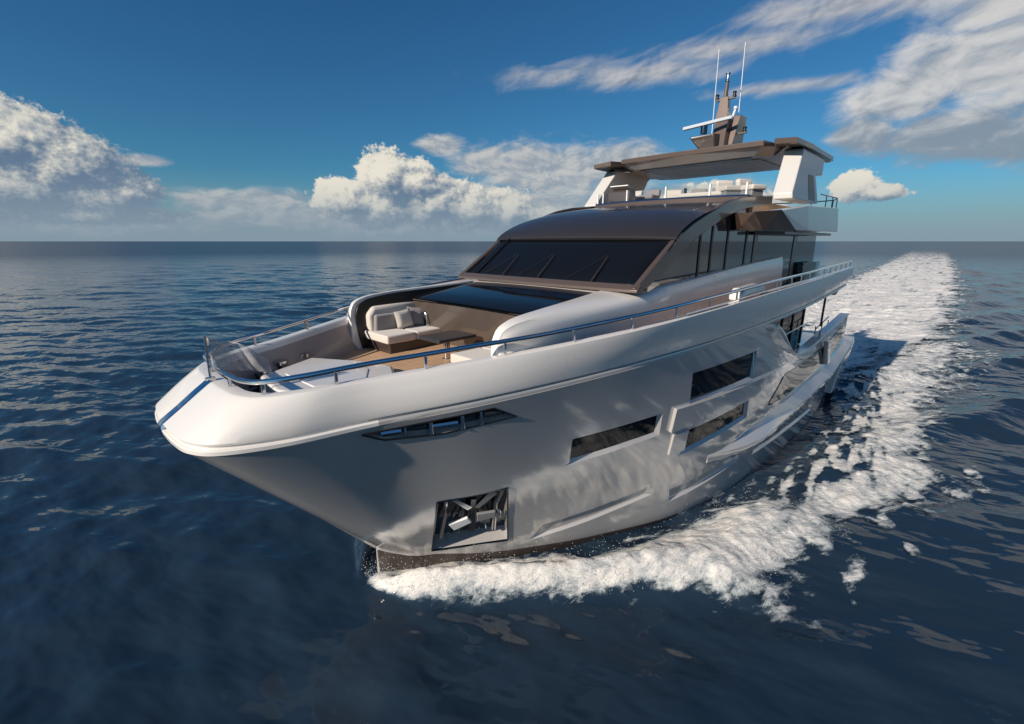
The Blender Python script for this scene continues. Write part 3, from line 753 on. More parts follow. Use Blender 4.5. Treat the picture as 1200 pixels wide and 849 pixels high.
# ---------------------------------------------------------------- foredeck lounge and coachroof
def zdeck(x): return float(np.interp(-x, [0, 5, 8, 13, 24], [4.16, 4.28, 4.36, 4.72, 4.95]))
def yin(x): return float(np.interp(-x, [4.2, 5.4, 7.6, 8.4], [2.45, 2.38, 2.08, 2.05]))
def zin(x): return float(np.interp(-x, [4.13, 4.16, 4.22, 4.32, 4.5, 4.8, 5.4, 6.5, 7.6, 8.4, 10.3, 13, 15, 17.4], [5.05, 5.24, 5.37, 5.45, 5.52, 5.57, 5.62, 5.68, 5.75, 5.80, 5.90, 6.08, 6.19, 6.30]))
def arm_sec(x, sg, f=1.):
    y0, y1, z = (yin(x) if x > -8.4 else yout(x)-.14-.66*max(0, 1-(-x-8.4)/.5)), yout(x), zin(x); w = y1-y0; zb = zdeck(x)-.05
    dr = float(np.interp(-x, [4.2, 4.8, 7.5, 9.5, 12], [.05, .09, .12, .07, .04]))
    mid = [(y0+w*t, z-dr*t**2.2) for t in (0, .25, .5, .72)]
    sh = [(y1-.075*min(1, w/.3), z-dr*.86-.015), (y1-.028, z-dr-.05), (y1-.004, z-dr-.12), (y1+.012, z-dr-.24), (y1+.03, z-dr-.6)]
    return [(x, sg*y, max(zz, zb+.02)) for y, zz in [(y0, zb)]+mid+sh]+[(x, sg*(y1+.03), zb)]
def yout(x): return float(np.interp(-x, [4.2, 4.35, 4.7, 5.2, 8.4, 17.4], [2.64, 2.70, 2.76, 2.80, 2.95, 2.97]))
for sg in (1, -1):
    xs_ = [-4.13, -4.14, -4.16, -4.19, -4.24, -4.31, -4.4, -4.55, -4.75, -5.0]+list(np.linspace(-5.3, -8.4, 14))+list(np.linspace(-8.6, -17.4, 24))
    q = MB(); q.loft([arm_sec(x, sg) for x in xs_]); q.build('coachroof_side', M['white'], yacht, smooth=42, bevel=.02, seg=2, ang=60)
    tr = [(x-.10 if x > -5 else x, z-.05 if z > 4.2 else z) for x, z in [(-4.30, 4.10), (-4.20, 4.6)]+[(x, zin(x)) for x in (-4.14, -4.17, -4.22, -4.3, -4.4, -4.5, -4.85, -5.5, -6.5, -7.6, -8.3)]+[(-8.3, 4.1)]]
    q = MB(); q.prism([(x, sg*(yin(x)-.05), z) for x, z in tr], [(x, sg*(yin(x)+.03), z) for x, z in tr]); q.build('arm_trim', M['black'], yacht, smooth=40, bevel=.012)
# glossy dark roof panel of the lounge and the bar wall under its front edge
NS_ = 8
q = MB(); rows = []
for x, z in ((-5.72, 5.40), (-5.80, 5.44), (-6.4, 5.55), (-7.0, 5.63), (-7.62, 5.71)): rows.append([(x, t*(yin(x)+.02), z+.03*(1-t*t)) for t in np.linspace(-1, 1, 9)])
q.grid(rows); q.grid([[(p[0], p[1], p[2]-.06) for p in r_] for r_ in rows][::-1])
q.build('lounge_roof_glass', M['glass'], yacht, smooth=40)
q = MB(); q.prism([(-5.74, -2.4, 5.38), (-5.74, 2.4, 5.38), (-6.02, 2.4, 4.2), (-6.02, -2.4, 4.2)], [(-6.4, -2.3, 5.44), (-6.4, 2.3, 5.44), (-6.4, 2.4, 4.2), (-6.4, -2.4, 4.2)])
M['barwall'] = mat('glossy_taupe_panel', (.085, .068, .058), .22, coat=.6, vary=.12)
q.build('bar_wall', M['barwall'], yacht, smooth=0, bevel=.02)
# white moulding between the arms up to the windscreen
q = MB(); q.loft([[(-7.6, -2.5, 5.0), (-7.6, -2.5, 5.70), (-7.6, 0, 5.73), (-7.6, 2.5, 5.70), (-7.6, 2.5, 5.0)], [(-8.3, -2.84, 5.0), (-8.3, -2.70, 5.78), (-8.3, 0, 5.82), (-8.3, 2.70, 5.78), (-8.3, 2.84, 5.0)]]); q.build('coachroof', M['white'], yacht, smooth=30)
# ---- windscreen
def ws(t, f):
    """Point on the windscreen: t across (-1 to 1), f up (0 to 1)."""
    bow = .07*(1-t*t)
    return (-7.92-1.66*f+bow, t*(2.86+.09*f), 5.86+1.12*f)
q = MB(); q.grid([[ws(t, f) for t in np.linspace(-1, 1, 17)] for f in np.linspace(0, 1, 5)])
wsn = q.build('windscreen', M['glass'], yacht, smooth=60)
so = wsn.modifiers.new('thick', 'SOLIDIFY'); so.thickness = .04; so.offset = -1
q = MB(); A = []
for t in np.linspace(-1.03, 1.03, 19):
    p = ws(t, 0); A.append([(p[0]+.16, p[1], p[2]-.10), (p[0]+.15, p[1], p[2]-.04), (p[0]+.02, p[1], p[2]+.06), (p[0]-.12, p[1], p[2]+.05), (p[0]-.1, p[1], p[2]-.12)])
q.loft(A); q.build('windscreen_base', M['taupe'], yacht, smooth=30, bevel=.01)
for t in (-.80,):
    q = MB(); q.tube([Vector(ws(t, f))+Vector((.03, 0, .02)) for f in (0, .5, 1)], .025, 6); q.build('windscreen_mullion', M['black'], wsn)
for t0, t1 in ((-.66, -.40), (-.24, .04), (.34, .60)):
    p0 = Vector(ws(t1, .04))+Vector((.06, 0, .03)); p1 = Vector(ws(t1-.045, .50))+Vector((.05, 0, .03))
    q = MB(); q.tube([p0, p1], [.022, .012], 6); q.build('wiper_arm', M['wood'], wsn)
    q = MB(); q.tube([p1-Vector((0, .02, -.03)), Vector(ws(t1-.26, .06))+Vector((.05, 0, .03))], .006, 6); q.build('wiper_blade', M['black'], wsn)
# ---- roof
RP = [(-9.34, 6.86), (-9.42, 6.95), (-9.75, 7.15), (-10.5, 7.45), (-11.4, 7.66), (-12.4, 7.80), (-13.4, 7.89), (-14.3, 7.92)]
RPd = cr([(x, 0, z) for x, z in RP], 4)
q = MB(); top = [[(p[0]+.05*(1-t*t), t*2.93, p[2]+(.02+.05*math.sin(min(1., (-p[0]-9.3)/4.6)*math.pi))*(1-t*t)-min(.07, .02+.04*(-p[0]-9.3))*abs(t)**6) for t in np.linspace(-1, 1, 21)] for p in RPd]
q.grid(top)
lip = [[(p[0], p[1], p[2]) for p in top[0]], [(p[0]-.06, p[1], p[2]-.07) for p in top[0]], [(p[0]-.6, p[1], p[2]-.02) for p in top[0]]]
q.grid(lip[::-1]); roof = q.build('wheelhouse_roof', M['roof'], yacht, smooth=40)
q = MB(); q.loft([[tuple(Vector(ws(t, .86))+Vector((.012, 0, .01))), tuple(Vector(ws(t, 1.0))+Vector((.03, 0, .01))), tuple(Vector(ws(t, 1.0))+Vector((-.1, 0, .01))), tuple(Vector(ws(t, .86))+Vector((-.02, 0, -.01)))] for t in np.linspace(-1, 1, 15)]); q.build('roof_shade_band', M['black'], wsn, smooth=30)  # black strip painting in the shade under the roof lip
# wheelhouse body (behind the glass)
UPR = [(-7.75, 5.84), (-8.6, 6.37), (-9.51, 6.93), (-10.2, 7.22), (-10.91, 7.45), (-12.08, 7.80), (-12.93, 7.95), (-14.2, 8.07), (-15.6, 8.18)]
LOW = [(-15.6, 7.88), (-14.3, 7.80), (-13.5, 7.69), (-12.7, 7.54), (-11.8, 7.32), (-10.85, 7.02), (-9.66, 6.53), (-8.91, 6.15), (-8.25, 5.82)]
for sg in (1, -1):
    q = MB(); q.prism([(x, sg*2.78, z) for x, z in UPR+LOW], [(x, sg*2.92, z) for x, z in UPR+LOW]); q.build('sweeping_pillar', M['taupe'], yacht, smooth=30, bevel=.035, seg=2)
    gl = [(-8.2, 5.72), (-8.95, 6.2), (-9.7, 6.6), (-10.9, 7.08), (-12.7, 7.6), (-14.4, 7.86), (-16.0, 7.9), (-22.0, 7.5), (-22.3, 5.0), (-12, 4.8)]
    q = MB(); q.xz(gl, sg*2.60, sg*2.81); gs = q.build('side_glass', M['sideglass'], yacht, smooth=0)
    for x, z0, z1, w in ((-10.88, 5.9, 6.98, .09), (-11.58, 6.0, 7.2, .085), (-12.62, 6.0, 7.42, .09), (-14.05, 6.1, 7.6, .1), (-14.85, 6.1, 7.7, .30), (-19.1, 5.0, 7.3, .42)):
        q = MB(); q.box((x, sg*2.817, (z0+z1)/2), (w, .03, z1-z0)); q.build('window_mullion', M['black'] if w < .2 else M['wood'], gs, smooth=0)
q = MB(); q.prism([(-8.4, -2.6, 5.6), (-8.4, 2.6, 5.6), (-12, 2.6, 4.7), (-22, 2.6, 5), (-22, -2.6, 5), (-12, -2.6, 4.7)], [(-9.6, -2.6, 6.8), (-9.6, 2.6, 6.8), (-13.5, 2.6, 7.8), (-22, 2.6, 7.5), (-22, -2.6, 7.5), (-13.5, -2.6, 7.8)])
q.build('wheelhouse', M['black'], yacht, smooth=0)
# ---- flybridge wings, floor
def wing(sg):
    top = [(-12.75, 2.90, 7.50), (-12.75, 2.98, 7.50), (-12.9, 3.32, 7.55), (-13.7, 3.74, 7.62), (-16.0, 3.82, 7.86), (-20.3, 3.76, 7.98), (-21.4, 3.4, 8.0), (-21.6, 2.0, 8.0), (-14.6, 2.3, 7.9)]
    bot = [(-13.0, 2.88, 7.10), (-13.0, 2.98, 7.10), (-13.5, 3.40, 7.10), (-15.3, 3.74, 7.12), (-16.5, 3.80, 7.12), (-20.9, 3.74, 7.14), (-21.6, 3.4, 7.16), (-21.8, 2.0, 7.2), (-14.6, 2.3, 7.2)]
    q = MB(); q.prism([(x, sg*y, z) for x, y, z in top], [(x, sg*y, z) for x, y, z in bot]); return q
for sg in (1, -1):
    w_ = wing(sg).build('flybridge_wing', [M['white']], yacht, smooth=0, bevel=.03)
    T3 = [(-12.73, 2.90, 7.51), (-12.87, 3.34, 7.56), (-13.67, 3.765, 7.63)]; B3 = [(-12.98, 2.90, 7.09), (-13.48, 3.42, 7.09), (-15.3, 3.765, 7.11)]
    for i, mm in ((0, 'taupe'), (1, 'taupe')):
        A = [T3[i], T3[i+1], B3[i+1], B3[i]]
        q = MB(); q.prism([(x+.02, sg*(y+.004), z) for x, y, z in A], [(x-.10, sg*(y-.08), z) for x, y, z in A]); q.build('wing_front_panel', M[mm], w_, smooth=0)
    q = MB(); q.xy([(-14.4, sg*2.9), (-15.2, sg*3.5), (-20.9, sg*3.55), (-21.0, sg*2.9)], 7.0, 7.09); q.build('wing_soffit', M['wood'], w_, smooth=0, bevel=.02)
q = MB(); q.xy([(-14.0, -2.9), (-14.0, 2.9), (-21.5, 2.9), (-21.5, -2.9)], 7.55, 7.93); q.build('flybridge_floor', M['teak'], yacht, smooth=0)
# front coaming: brown base strip, bright ledge, glass screen with white stanchions
def fly(t, dx=0., z=0.):
    return (-14.28+.55*(1-abs(t)**2.4)+dx, t*2.68, z)
q = MB(); T_ = np.linspace(-1, 1, 21)
q.loft([[fly(t, .25, 7.86), fly(t, .14, 8.08), fly(t, -.02, 8.09), fly(t, -.02, 7.8)] for t in T_]); q.build('flybridge_coaming', M['taupe'], yacht, smooth=30)
q = MB(); q.loft([[fly(t, .13, 8.082), fly(t, .10, 8.13), fly(t, -.22, 8.13), fly(t, -.22, 8.07)] for t in T_]); q.build('coaming_ledge', M['chrome'], yacht, smooth=30)
q = MB(); q.grid([[fly(t, .02-.08*f, 8.12+.36*f) for t in T_] for f in (0, 1)]); q.build('flybridge_windscreen', M['clear'], yacht, smooth=60)
for t in (-.98, -.86, -.42, .12, .62, .97):
    q = MB(); q.box(fly(t, .04, 8.29), (.05, .05, .38)); q.build('screen_stanchion', M['whiteplastic'], yacht, smooth=0, bevel=.01)
# ---- hardtop
ht = MB()
plan_u = [(-15.42, -2.5), (-15.42, 0), (-15.42, 2.5), (-16.1, 2.62), (-15.25, 2.85), (-15.12, 3.50), (-16.5, 3.58), (-19.6, 3.50), (-20.1, 2.7), (-20.1, -2.7), (-19.6, -3.50), (-16.5, -3.6), (-15.12, -3.54), (-15.25, -2.85), (-16.1, -2.62)]
def hz(x, y): return 9.80-.015*abs(y)/3-.08*max(0, abs(y)-2.6)/.8
A = [(x, y, hz(x, y)) for x, y in plan_u]; B = [(x-.02, y, hz(x, y)-.17) for x, y in plan_u]
ht.prism(A, B); hard = ht.build('hardtop', M['taupe'], yacht, smooth=0, bevel=.025)
q = MB(); C1 = [(-15.5, -2.45), (-15.44, 0), (-15.5, 2.45), (-16.2, 2.9), (-15.5, 3.25), (-16.6, 3.36), (-19.5, 3.32), (-19.9, 2.6), (-19.9, -2.6), (-19.5, -3.32), (-16.6, -3.36), (-15.5, -3.25), (-16.2, -2.9)]
def shr(x, y, f): return (-17.9+(x+17.9)*f, y*f)
q.prism([(x, y, 9.635) for x, y in C1], [(*shr(x, y, .87), 9.42) for x, y in C1]); q.build('hardtop_underside', M['ceil'], hard, smooth=0, bevel=.01)
q = MB(); q.xy([(-15.98, -2.0), (-15.98, 2.0), (-16.45, 1.85), (-16.45, -1.85)], 9.40, 9.424); q.build('ceiling_recess', M['wood'], hard, smooth=0)
for k_ in range(9):
    q = MB(); q.box((-16.62-k_*.3, 0, 9.408), (.21, 4.2, .022)); q.build('ceiling_slat', M['ceil'], hard, smooth=0)
for sg in (1, -1):
    q = MB(); q.xz([(-19.2, 9.58), (-16.2, 9.58), (-16.2, 9.5), (-19.2, 9.45)], sg*3.38, sg*3.51); q.build('hardtop_side_trim', M['black'], hard, smooth=0)
    def lp(x, z, inner=False): return (x, sg*((3.16 if inner else 3.68)-(z-8.)*.13), z)
    po = [(-14.80, 8.0), (-14.78, 8.16), (-15.95, 9.5), (-18.5, 9.50), (-18.2, 8.92), (-17.35, 8.86), (-17.65, 8.0)]
    q = MB(); q.prism([lp(x, z) for x, z in po], [lp(x, z, True) for x, z in po]); lg = q.build('hardtop_leg', M['legwhite'], yacht, smooth=0, bevel=.03)
    wp = [(-16.5, 8.05), (-16.42, 8.80), (-17.05, 8.82), (-17.3, 8.05)]
    q = MB(); q.prism([(x, y+sg*.006, z) for x, y, z in (lp(*w) for w in wp)], [(x, y-sg*.05, z) for x, y, z in (lp(*w) for w in wp)]); q.build('leg_window', M['black'], lg, smooth=0)
# aft flybridge rail
q = MB(); q.tube([(-17.8, 3.7, 8.3), (-20.2, 3.7, 8.32), (-21.2, 3.4, 8.32), (-21.4, 2.8, 8.32), (-21.4, -2.8, 8.32)], .02, 8); fr = q.build('flybridge_rail', M['darkchrome'], yacht)
for p in ((-18.6, 3.7), (-19.5, 3.7), (-20.3, 3.68), (-21.1, 3.4), (-21.4, 2.6), (-21.4, 1.2)):
    q = MB(); q.tube([(p[0], p[1], 7.9), (p[0], p[1], 8.3)], .017, 8); q.build('rail_post', M['darkchrome'], fr)
# ---- mast with radar, lamps, aerials
q = MB(); q.prism([(-17.3, -.12, 9.75), (-17.3, .50, 9.75), (-18.6, .50, 9.75), (-18.6, -.12, 9.75)], [(-17.75, .0, 11.15), (-17.75, .42, 11.15), (-18.35, .42, 11.25), (-18.35, .0, 11.25)])
q.prism([(-17.7, .40, 9.75), (-17.7, .58, 9.75), (-18.8, .58, 9.75), (-18.8, .40, 9.75)], [(-18.0, .52, 11.22), (-18.0, .76, 11.22), (-18.6, .76, 11.22), (-18.6, .52, 11.22)])
mast = q.build('mast', M['taupe'], yacht, smooth=0, bevel=.02)
q = MB(); q.prism([(-17.1, -.35, 10.12), (-17.2, .3, 9.8), (-17.9, .3, 9.8), (-17.9, -.35, 10.12)], [(-16.9, -.62, 10.50), (-17.1, .25, 10.55), (-17.9, .25, 10.65), (-17.9, -.62, 10.6)])
q.build('mast_pod', M['wood'], mast, smooth=0, bevel=.05)
q = MB(); q.tube([(-17.2, -.20, 10.6), (-17.2, -.20, 10.92)], .12, 12); q.build('radar_pedestal', M['darkchrome'], mast)
q = MB(); q.prism([(-16.98, -.88, 10.76), (-16.84, -.85, 10.76), (-17.36, .70, 11.0), (-17.5, .67, 11.0)], [(-16.98, -.88, 10.87), (-16.84, -.85, 10.87), (-17.36, .70, 11.11), (-17.5, .67, 11.11)]); q.build('radar_scanner', M['radar'], mast, smooth=0, bevel=.02)
q = MB(); q.prism([(-17.85, -.12, 11.0), (-17.85, .34, 11.0), (-18.2, .34, 11.0), (-18.2, -.12, 11.0)], [(-17.95, -.02, 11.9), (-17.95, .24, 11.9), (-18.15, .24, 11.9), (-18.15, -.02, 11.9)]); q.box((-18.05, .12, 11.84), (.12, .66, .05)); q.tube([(-18.05, .11, 11.85), (-18.05, .13, 12.45)], [.085, .055], 10); q.build('mast_post', M['taupe'], mast, smooth=30)
q = MB(); q.lathe([(.085, 12.42), (.085, 12.48), (.065, 12.5), (.06, 12.64), (.09, 12.66), (.09, 12.70), (.02, 12.71)], (-18.05, .13, 0), 14); q.build('masthead_lamp', M['chrome'], mast)
for y, z in ((-.19, 11.87), (.43, 11.87), (.93, 10.62)):
    q = MB(); q.lathe([(.075, z), (.075, z+.04), (.055, z+.05), (.055, z+.13), (.075, z+.14), (.06, z+.18)], (-18.05, y, 0), 12); q.build('navigation_lamp', M['black'], mast)
q = MB(); q.box((-18.05, .86, 10.6), (.12, .3, .04)); q.build('lamp_bracket', M['taupe'], mast, smooth=0)
for y in (-.60, .36):
    q = MB(); q.tube([(-18.9, y, 9.72), (-18.9, y-.02, 10.3)], .03, 8); q.tube([(-18.9, y-.02, 10.3), (-19.0, y-.12+.0, 13.9)], [.016, .011], 6); q.build('whip_aerial', M['whiteplastic'], mast)
q = MB(); q.tube([(-18.3, .3, 11.1), (-18.3, .42, 11.5)], .045, 10); q.lathe([(.02, 11.48), (.07, 11.52), (.06, 11.6), (.01, 11.62)], (-18.3, .42, 0), 10); q.build('satellite_dome', M['whiteplastic'], mast)
# ---------------------------------------------------------------- rail round the bulwark
NS = 8
Tc = cr(TP, NS); nt_ = plan_normals(Tc); Rl = offs(Tc, nt_, -.13, .24); Rl[0, 1] = 0
rh = np.interp(np.arange(len(Rl))/NS, [0, 2.5, 5, 13], [.17, .17, .22, .27])
Rl[:, 2] = Tc[:, 2]+rh
path = [tuple(p*(1, -1, 1)) for p in Rl[::-1]]+[tuple(p) for p in Rl[1:]]
q = MB(); q.tube(path, .038, 10); rail = q.build('bow_rail', M['chrome'], yacht)
seg = np.concatenate([[0], np.cumsum(np.linalg.norm(np.diff(Rl, axis=0), axis=1))])
proto = None
for s_i, sv in enumerate(np.concatenate([[.55, 1.35], np.arange(2.3, 14, 1.28), np.arange(14.2, seg[-1], .98)])):
    p = np.array([np.interp(sv, seg, Rl[:, c_]) for c_ in range(3)])
    for sg in (1, -1):
        if proto is None:
            q = MB(); q.box((p[0], sg*p[1], p[2]-.11), (.05, .03, .22)); proto = q.build('rail_post', M['chrome'], rail, smooth=0, bevel=.008, org=(p[0], sg*p[1], p[2])); p0 = Vector((p[0], sg*p[1], p[2]))
        else: copy_part(proto, rail, Vector((p[0], sg*p[1], p[2]))-p0)
q = MB(); q.tube([tuple(Rl[i]-(0, -.05, rh[i]*.75)) for i in range(NS*8+4, len(Rl))], .016, 6); q.build('lower_rail', M['chrome'], rail)
# jackstaff and its flag
q = MB(); q.tube([(-.68, 0, 4.78), (-.70, 0, 5.46)], .018, 8); q.box((-.68, 0, 4.80), (.12, .1, .05)); q.build('jackstaff', M['chrome'], yacht)
G = []
for u in np.linspace(0, 1, 22):
    row = []
    for v in np.linspace(0, 1, 10):
        x = -.72-.78*u; z0 = 4.90-.16*u*u; z1 = 5.42-.14*u-.30*u**2
        y = .12*math.sin(u*8.5+v*2.2)*(u**.6)+.10*u+.03*math.sin(u*17+v*5); row.append((x, y, z0+(z1-z0)*v+.02*math.sin(u*9+v*3)))
    G.append(row)
q = MB(); q.grid(G); fl = q.build('bow_flag', M['flag'], None, smooth=80)
sm = fl.modifiers.new('thick', 'SOLIDIFY'); sm.thickness = .004
tag(fl, 'sheer silver flag flying from the short staff at the bow', 'flag')
# ---------------------------------------------------------------- foredeck fittings
q = MB(); q.xy([(-1.55, -.75), (-2.75, -1.45), (-3.5, -.2), (-3.55, .35), (-3.0, 1.45), (-1.75, 1.05), (-1.45, .3)], 4.14, 4.52); q.build('foredeck_moulding', M['white'], yacht, smooth=30, bevel=.06, seg=3)
q = MB(); q.xy([(-1.9, -.5), (-2.65, -1.0), (-3.15, -.15), (-3.1, .25), (-2.7, .9), (-1.95, .6)], 4.50, 4.535); q.build('foredeck_hatch', M['white'], yacht, smooth=0, bevel=.012)
for x, y, r, hgt in ((-1.75, -1.25, .10, .34), (-2.2, -1.62, .13, .36), (-2.75, -1.95, .14, .36)):
    z = 4.17
    q = MB(); q.lathe([(r*1.3, z), (r*1.3, z+.05), (r*.8, z+.07), (r*.62, z+.16), (r*.75, z+.24), (r*1.1, z+.27), (r*1.1, z+hgt-.02), (r*.3, z+hgt)], (x, y, 0), 18); wl = q.build('windlass', M['chrome'], yacht)
    q = MB(); q.box((x-.02, y-.2, z+.13), (.2, .28, .2)); q.build('windlass_motor', M['darkchrome'], wl, smooth=0, bevel=.03)
q = MB()
for x, y in ((-1.55, -.98), (-1.95, -1.45), (-1.35, -.6)): q.box((x, y, 4.3), (.26, .13, .1), rz=.7)
q.tube([(-1.4, -.7, 4.3), (-1.7, -1.0, 4.36), (-2.1, -1.45, 4.36), (-2.6, -1.8, 4.33)], .035, 8); q.build('anchor_chain_stopper', M['black'], yacht, smooth=0, bevel=.02)
for x, y in ((-3.0, 2.0), (-2.95, -2.35)):
    q = MB(); q.box((x, y, 4.22), (.2, .08, .1)); q.tube([(x-.2, y, 4.3), (x+.2, y, 4.3)], .03, 8); q.build('deck_cleat', M['chrome'], yacht, smooth=30)
q = MB(); q.loft([[(x, 3.75+.25*0, z) , (x, 4.05, z), (x, 4.08, z-.18), (x, 3.75, z-.18)] for x, z in ((-10.6, 5.62), (-10.8, 5.72), (-11.9, 5.76), (-12.2, 5.68))]); q.build('mooring_cover', M['white'], yacht, smooth=0, bevel=.04, seg=3)
# ---------------------------------------------------------------- lounge furniture: things of their own
ZL = 4.275
def pill(name, c, d, rot, m, label):
    q = MB(); n = 10; G = []
    for sgn in (1, -1):
        rows = []
        for i in np.linspace(-1, 1, n):
            rows.append([Vector((i*d[0]/2*(1-.07*(1-j*j)), sgn*d[1]/2*((1-i**4)*(1-j**4))**.55, j*d[2]/2*(1-.07*(1-i*i)))) for j in np.linspace(-1, 1, n)])
        G.append(rows)
    Mx = Matrix.Rotation(rot[2], 3, 'Z') @ Matrix.Rotation(rot[0], 3, 'X') @ Matrix.Rotation(rot[1], 3, 'Y')
    for rows in G: q.grid([[tuple(Vector(c)+Mx @ p) for p in r_] for r_ in rows])
    o = q.build(name, m, None, smooth=60); tag(o, label, 'cushion', 'scatter cushions on the foredeck sofa'); return o
def sofa(sg, label):
    o_ = sg*2.44; i_ = sg*(1.34 if sg < 0 else .95)
    e = empty('foredeck_sofa', (-5.25, sg*1.9, ZL), label, 'sofa', 'sofas of the foredeck lounge')
    x0, x1 = -4.42, -6.0
    q = MB(); q.box(((x0+x1)/2-.03, (o_+i_)/2, ZL+.12), (abs(x1-x0)-.1, abs(o_-i_)-.06, .25)); q.build('base', M['wood'], e, smooth=0, bevel=.01)
    for k_ in range(2):
        w = abs(x1-x0)/2; q = MB(); q.box((x0-w*(k_+.5), (o_+i_)/2, ZL+.345), (w-.012, abs(o_-i_), .20)); q.build('seat_cushion', M['fabric'], e, smooth=30, bevel=.045, seg=4)
    q = MB(); y0 = o_-sg*.02; q.prism([(x0-.06, y0, ZL+.43), (x0-.06, y0, ZL+.84), (x0-.22, y0, ZL+1.02), (x1, y0, ZL+1.10), (x1, y0, ZL+.43)], [(x0-.06, y0-sg*.24, ZL+.43), (x0-.06, y0-sg*.2, ZL+.80), (x0-.22, y0-sg*.18, ZL+.98), (x1, y0-sg*.18, ZL+1.06), (x1, y0-sg*.24, ZL+.43)])
    q.build('backrest', M['fabric'], e, smooth=30, bevel=.06, seg=4)
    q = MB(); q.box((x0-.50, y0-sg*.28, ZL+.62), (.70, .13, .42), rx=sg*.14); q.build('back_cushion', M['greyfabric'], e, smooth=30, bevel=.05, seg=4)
    return e
sofa(-1, 'cream sofa with scatter cushions on the far side of the foredeck lounge')
sofa(1, 'cream sofa without scatter cushions at the near side of the foredeck lounge')
pill('cushion', (-5.28, -1.98, ZL+.67), (.50, .18, .46), (.16, .10, .08), M['fabric'], 'cream square cushion at the front of the pair on the far foredeck sofa')
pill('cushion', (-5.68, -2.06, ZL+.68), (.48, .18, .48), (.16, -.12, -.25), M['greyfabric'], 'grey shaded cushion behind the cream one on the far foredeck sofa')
e = empty('coffee_table', (-5.2, -.1, ZL), 'dark low rectangular table on a steel pedestal between the foredeck sofas', 'table')
q = MB(); q.box((-5.22, -.15, ZL+.50), (1.02, .76, .07), rz=.0); q.build('tabletop', M['table'], e, smooth=0, bevel=.015)
q = MB(); q.lathe([(.16, ZL+.005), (.16, ZL+.02), (.07, ZL+.04), (.07, ZL+.465)], (-5.15, -.1, 0), 16); q.build('pedestal', M['chrome'], e)
q = MB(); q.tube([(-5.72, -2.18, ZL+.45), (-5.72, -2.18, ZL+.75), (-5.78, -1.85, ZL+.8), (-5.8, -1.75, ZL+.75), (-5.8, -1.75, ZL+.45)], .02, 8); q.build('grab_handle', M['chrome'], yacht)
# ---------------------------------------------------------------- anchor in its pocket
pc, pn = hp(-4.33, 1.42)
ux = (hp(-4.9, 1.42)[0]-hp(-3.8, 1.42)[0]).normalized(); uz = pn.cross(ux); uz = uz if uz.z > 0 else -uz
def ap(u, v, w): return pc+ux*u+uz*v+pn*w
pk = inset('anchor_pocket', ANCH, .36, M['darkchrome'], .04, 1.0)
q = MB(); ring = [hp(x, z, .008)[0] for x, z in ANCH]; ring.append(ring[0]); q.tube(ring, .022, 6); q.build('pocket_rim', M['darkchrome'], pk)
for i in range(7):
    u = -.36+i*.14; q = MB(); q.tube([ap(u*.8, -.15-abs(u)*.1, -.33), ap(u*1.05, -.78, -.27)], .022, 6); q.build('wear_bar', M['chrome'] if i % 2 else M['darkchrome'], pk)
for s__ in (-1, 1):
    q = MB(); q.tube([ap(s__*.56+.02, .70, -.20), ap(s__*.50, .1, -.28), ap(s__*.56-.05, -.75, -.2)], .045, 8); q.build('pocket_cheek', M['chrome'], pk)
e = empty('anchor', tuple(ap(0, -.1, -.22)), 'steel anchor with two flat flukes stowed in the bow pocket', 'anchor')
def bar(name, p0, p1, w, t, m):
    d = (p1-p0).normalized(); s1 = d.cross(pn).normalized(); A = []
    for p, ww in ((p0, w[0]), (p1, w[1])): A.append([tuple(p+s1*ww+pn*t), tuple(p-s1*ww+pn*t), tuple(p-s1*ww-pn*t), tuple(p+s1*ww-pn*t)])
    q = MB(); q.loft(A); return q.build(name, m, e, smooth=0, bevel=.012)
bar('shank', ap(.0, .62, -.16), ap(.02, -.62, -.20), (.05, .075), .05, M['darkchrome'])
bar('fluke', ap(-.06, -.02, -.08), ap(-.42, -.20, -.08), (.10, .13), .03, M['whiteplastic'])
bar('fluke', ap(.09, .02, -.08), ap(.46, .06, -.08), (.13, .10), .03, M['grey'])
bar('arm', ap(-.05, .30, -.14), ap(-.38, .62, -.18), (.07, .04), .03, M['chrome'])
bar('arm', ap(.06, .30, -.14), ap(.40, .72, -.18), (.06, .10), .03, M['darkchrome'])
bar('shackle', ap(.52, .1, -.1), ap(.55, -.18, -.14), (.05, .05), .04, M['chrome'])
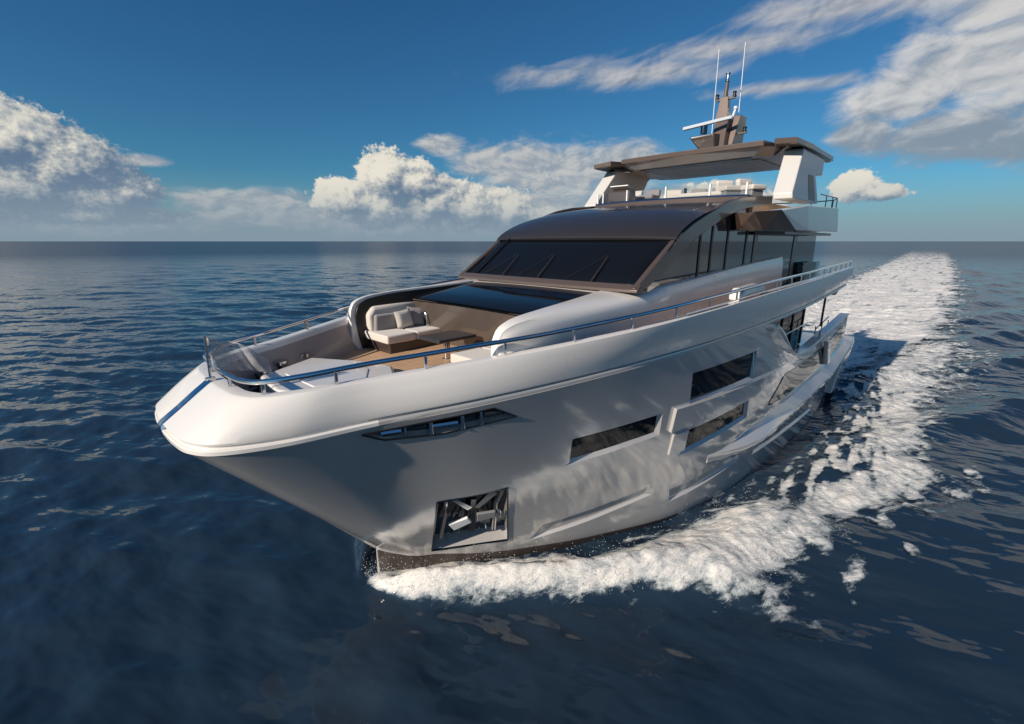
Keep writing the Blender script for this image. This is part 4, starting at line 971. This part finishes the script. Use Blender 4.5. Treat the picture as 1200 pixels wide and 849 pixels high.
# ---------------------------------------------------------------- flybridge furniture
ZF = 7.93
e = empty('helm_console', (-14.9, -1.95, ZF), 'brown helm console behind the flybridge screen', 'console')
q = MB(); q.prism([(-14.55, -2.45, ZF), (-14.55, -1.55, ZF), (-15.1, -1.55, ZF), (-15.1, -2.45, ZF)], [(-14.6, -2.45, ZF+.62), (-14.6, -1.55, ZF+.62), (-15.0, -1.55, ZF+.78), (-15.0, -2.45, ZF+.78)]); q.build('cabinet', M['taupe'], e, smooth=0, bevel=.03)
q = MB(); q.box((-14.75, -2.0, ZF+.76), (.35, .75, .04), ry=R(-20)); q.build('dashboard', M['whiteplastic'], e, smooth=0, bevel=.01)
def seat(x, y, rz, m, lab, grp=None):
    e = empty('armchair', (x, y, ZF), lab, 'seat', grp)
    c_, s_2 = math.cos(rz), math.sin(rz)
    def loc(a_, b_, c2): return (x+a_*c_-b_*s_2, y+a_*s_2+b_*c_, ZF+c2)
    q = MB(); q.box(loc(0, 0, .2), (.5, .5, .4), rz); q.build('base', M['grey'], e, smooth=0, bevel=.03)
    q = MB(); q.box(loc(0, 0, .48), (.62, .6, .16), rz); q.build('cushion', m, e, smooth=30, bevel=.05, seg=3)
    q = MB(); q.box(loc(-.3, 0, .62), (.16, .58, .30), rz, ry=R(-12)); q.build('backrest', m, e, smooth=30, bevel=.05, seg=3)
    return e
seat(-15.9, -2.25, 0, M['fabric'], 'white helm seat nearest the console on the flybridge')
seat(-15.9, -1.5, 0, M['greyfabric'], 'dark grey helm seat inboard of the white one on the flybridge')
seat(-16.6, -.9, .3, M['fabric'], 'pale armchair just inboard of the helm seats on the flybridge')
seat(-16.9, -.1, .2, M['greyfabric'], 'grey armchair first of the two mid-flybridge chairs')
seat(-17.0, .65, .2, M['greyfabric'], 'grey armchair second of the two mid-flybridge chairs, nearer the sunpad')
seat(-15.3, 2.35, 1.2, M['fabric'], 'cream chair beside the near hardtop leg on the flybridge')
seat(-15.1, 1.75, .9, M['fabric'], 'cream chair between the sunpad and the near hardtop leg')
e = empty('flybridge_sunpad', (-15.6, .8, ZF), 'long low white sunpad behind the flybridge screen', 'sunpad')
q = MB(); q.box((-15.5, .85, ZF+.15), (1.2, 1.5, .3)); q.build('base', M['grey'], e, smooth=0, bevel=.02)
q = MB(); q.box((-15.5, .85, ZF+.36), (1.2, 1.5, .14)); q.build('mattress', M['fabric'], e, smooth=30, bevel=.05, seg=3)
q = MB(); q.tube([(-15.2, .25, ZF+.35), (-15.2, .25, ZF+.62)], .05, 10); lampo = q.build('flybridge_lamp', M['black'], None); tag(lampo, 'small dark post lamp at the corner of the flybridge sunpad', 'lamp')
# glass wind break and furniture on the upper aft deck
q = MB(); q.xz([(-19.8, 4.9), (-22.4, 4.95), (-22.4, 6.0), (-19.8, 6.0)], 3.0, 3.03); q.build('wind_break', M['clear'], yacht, smooth=0)
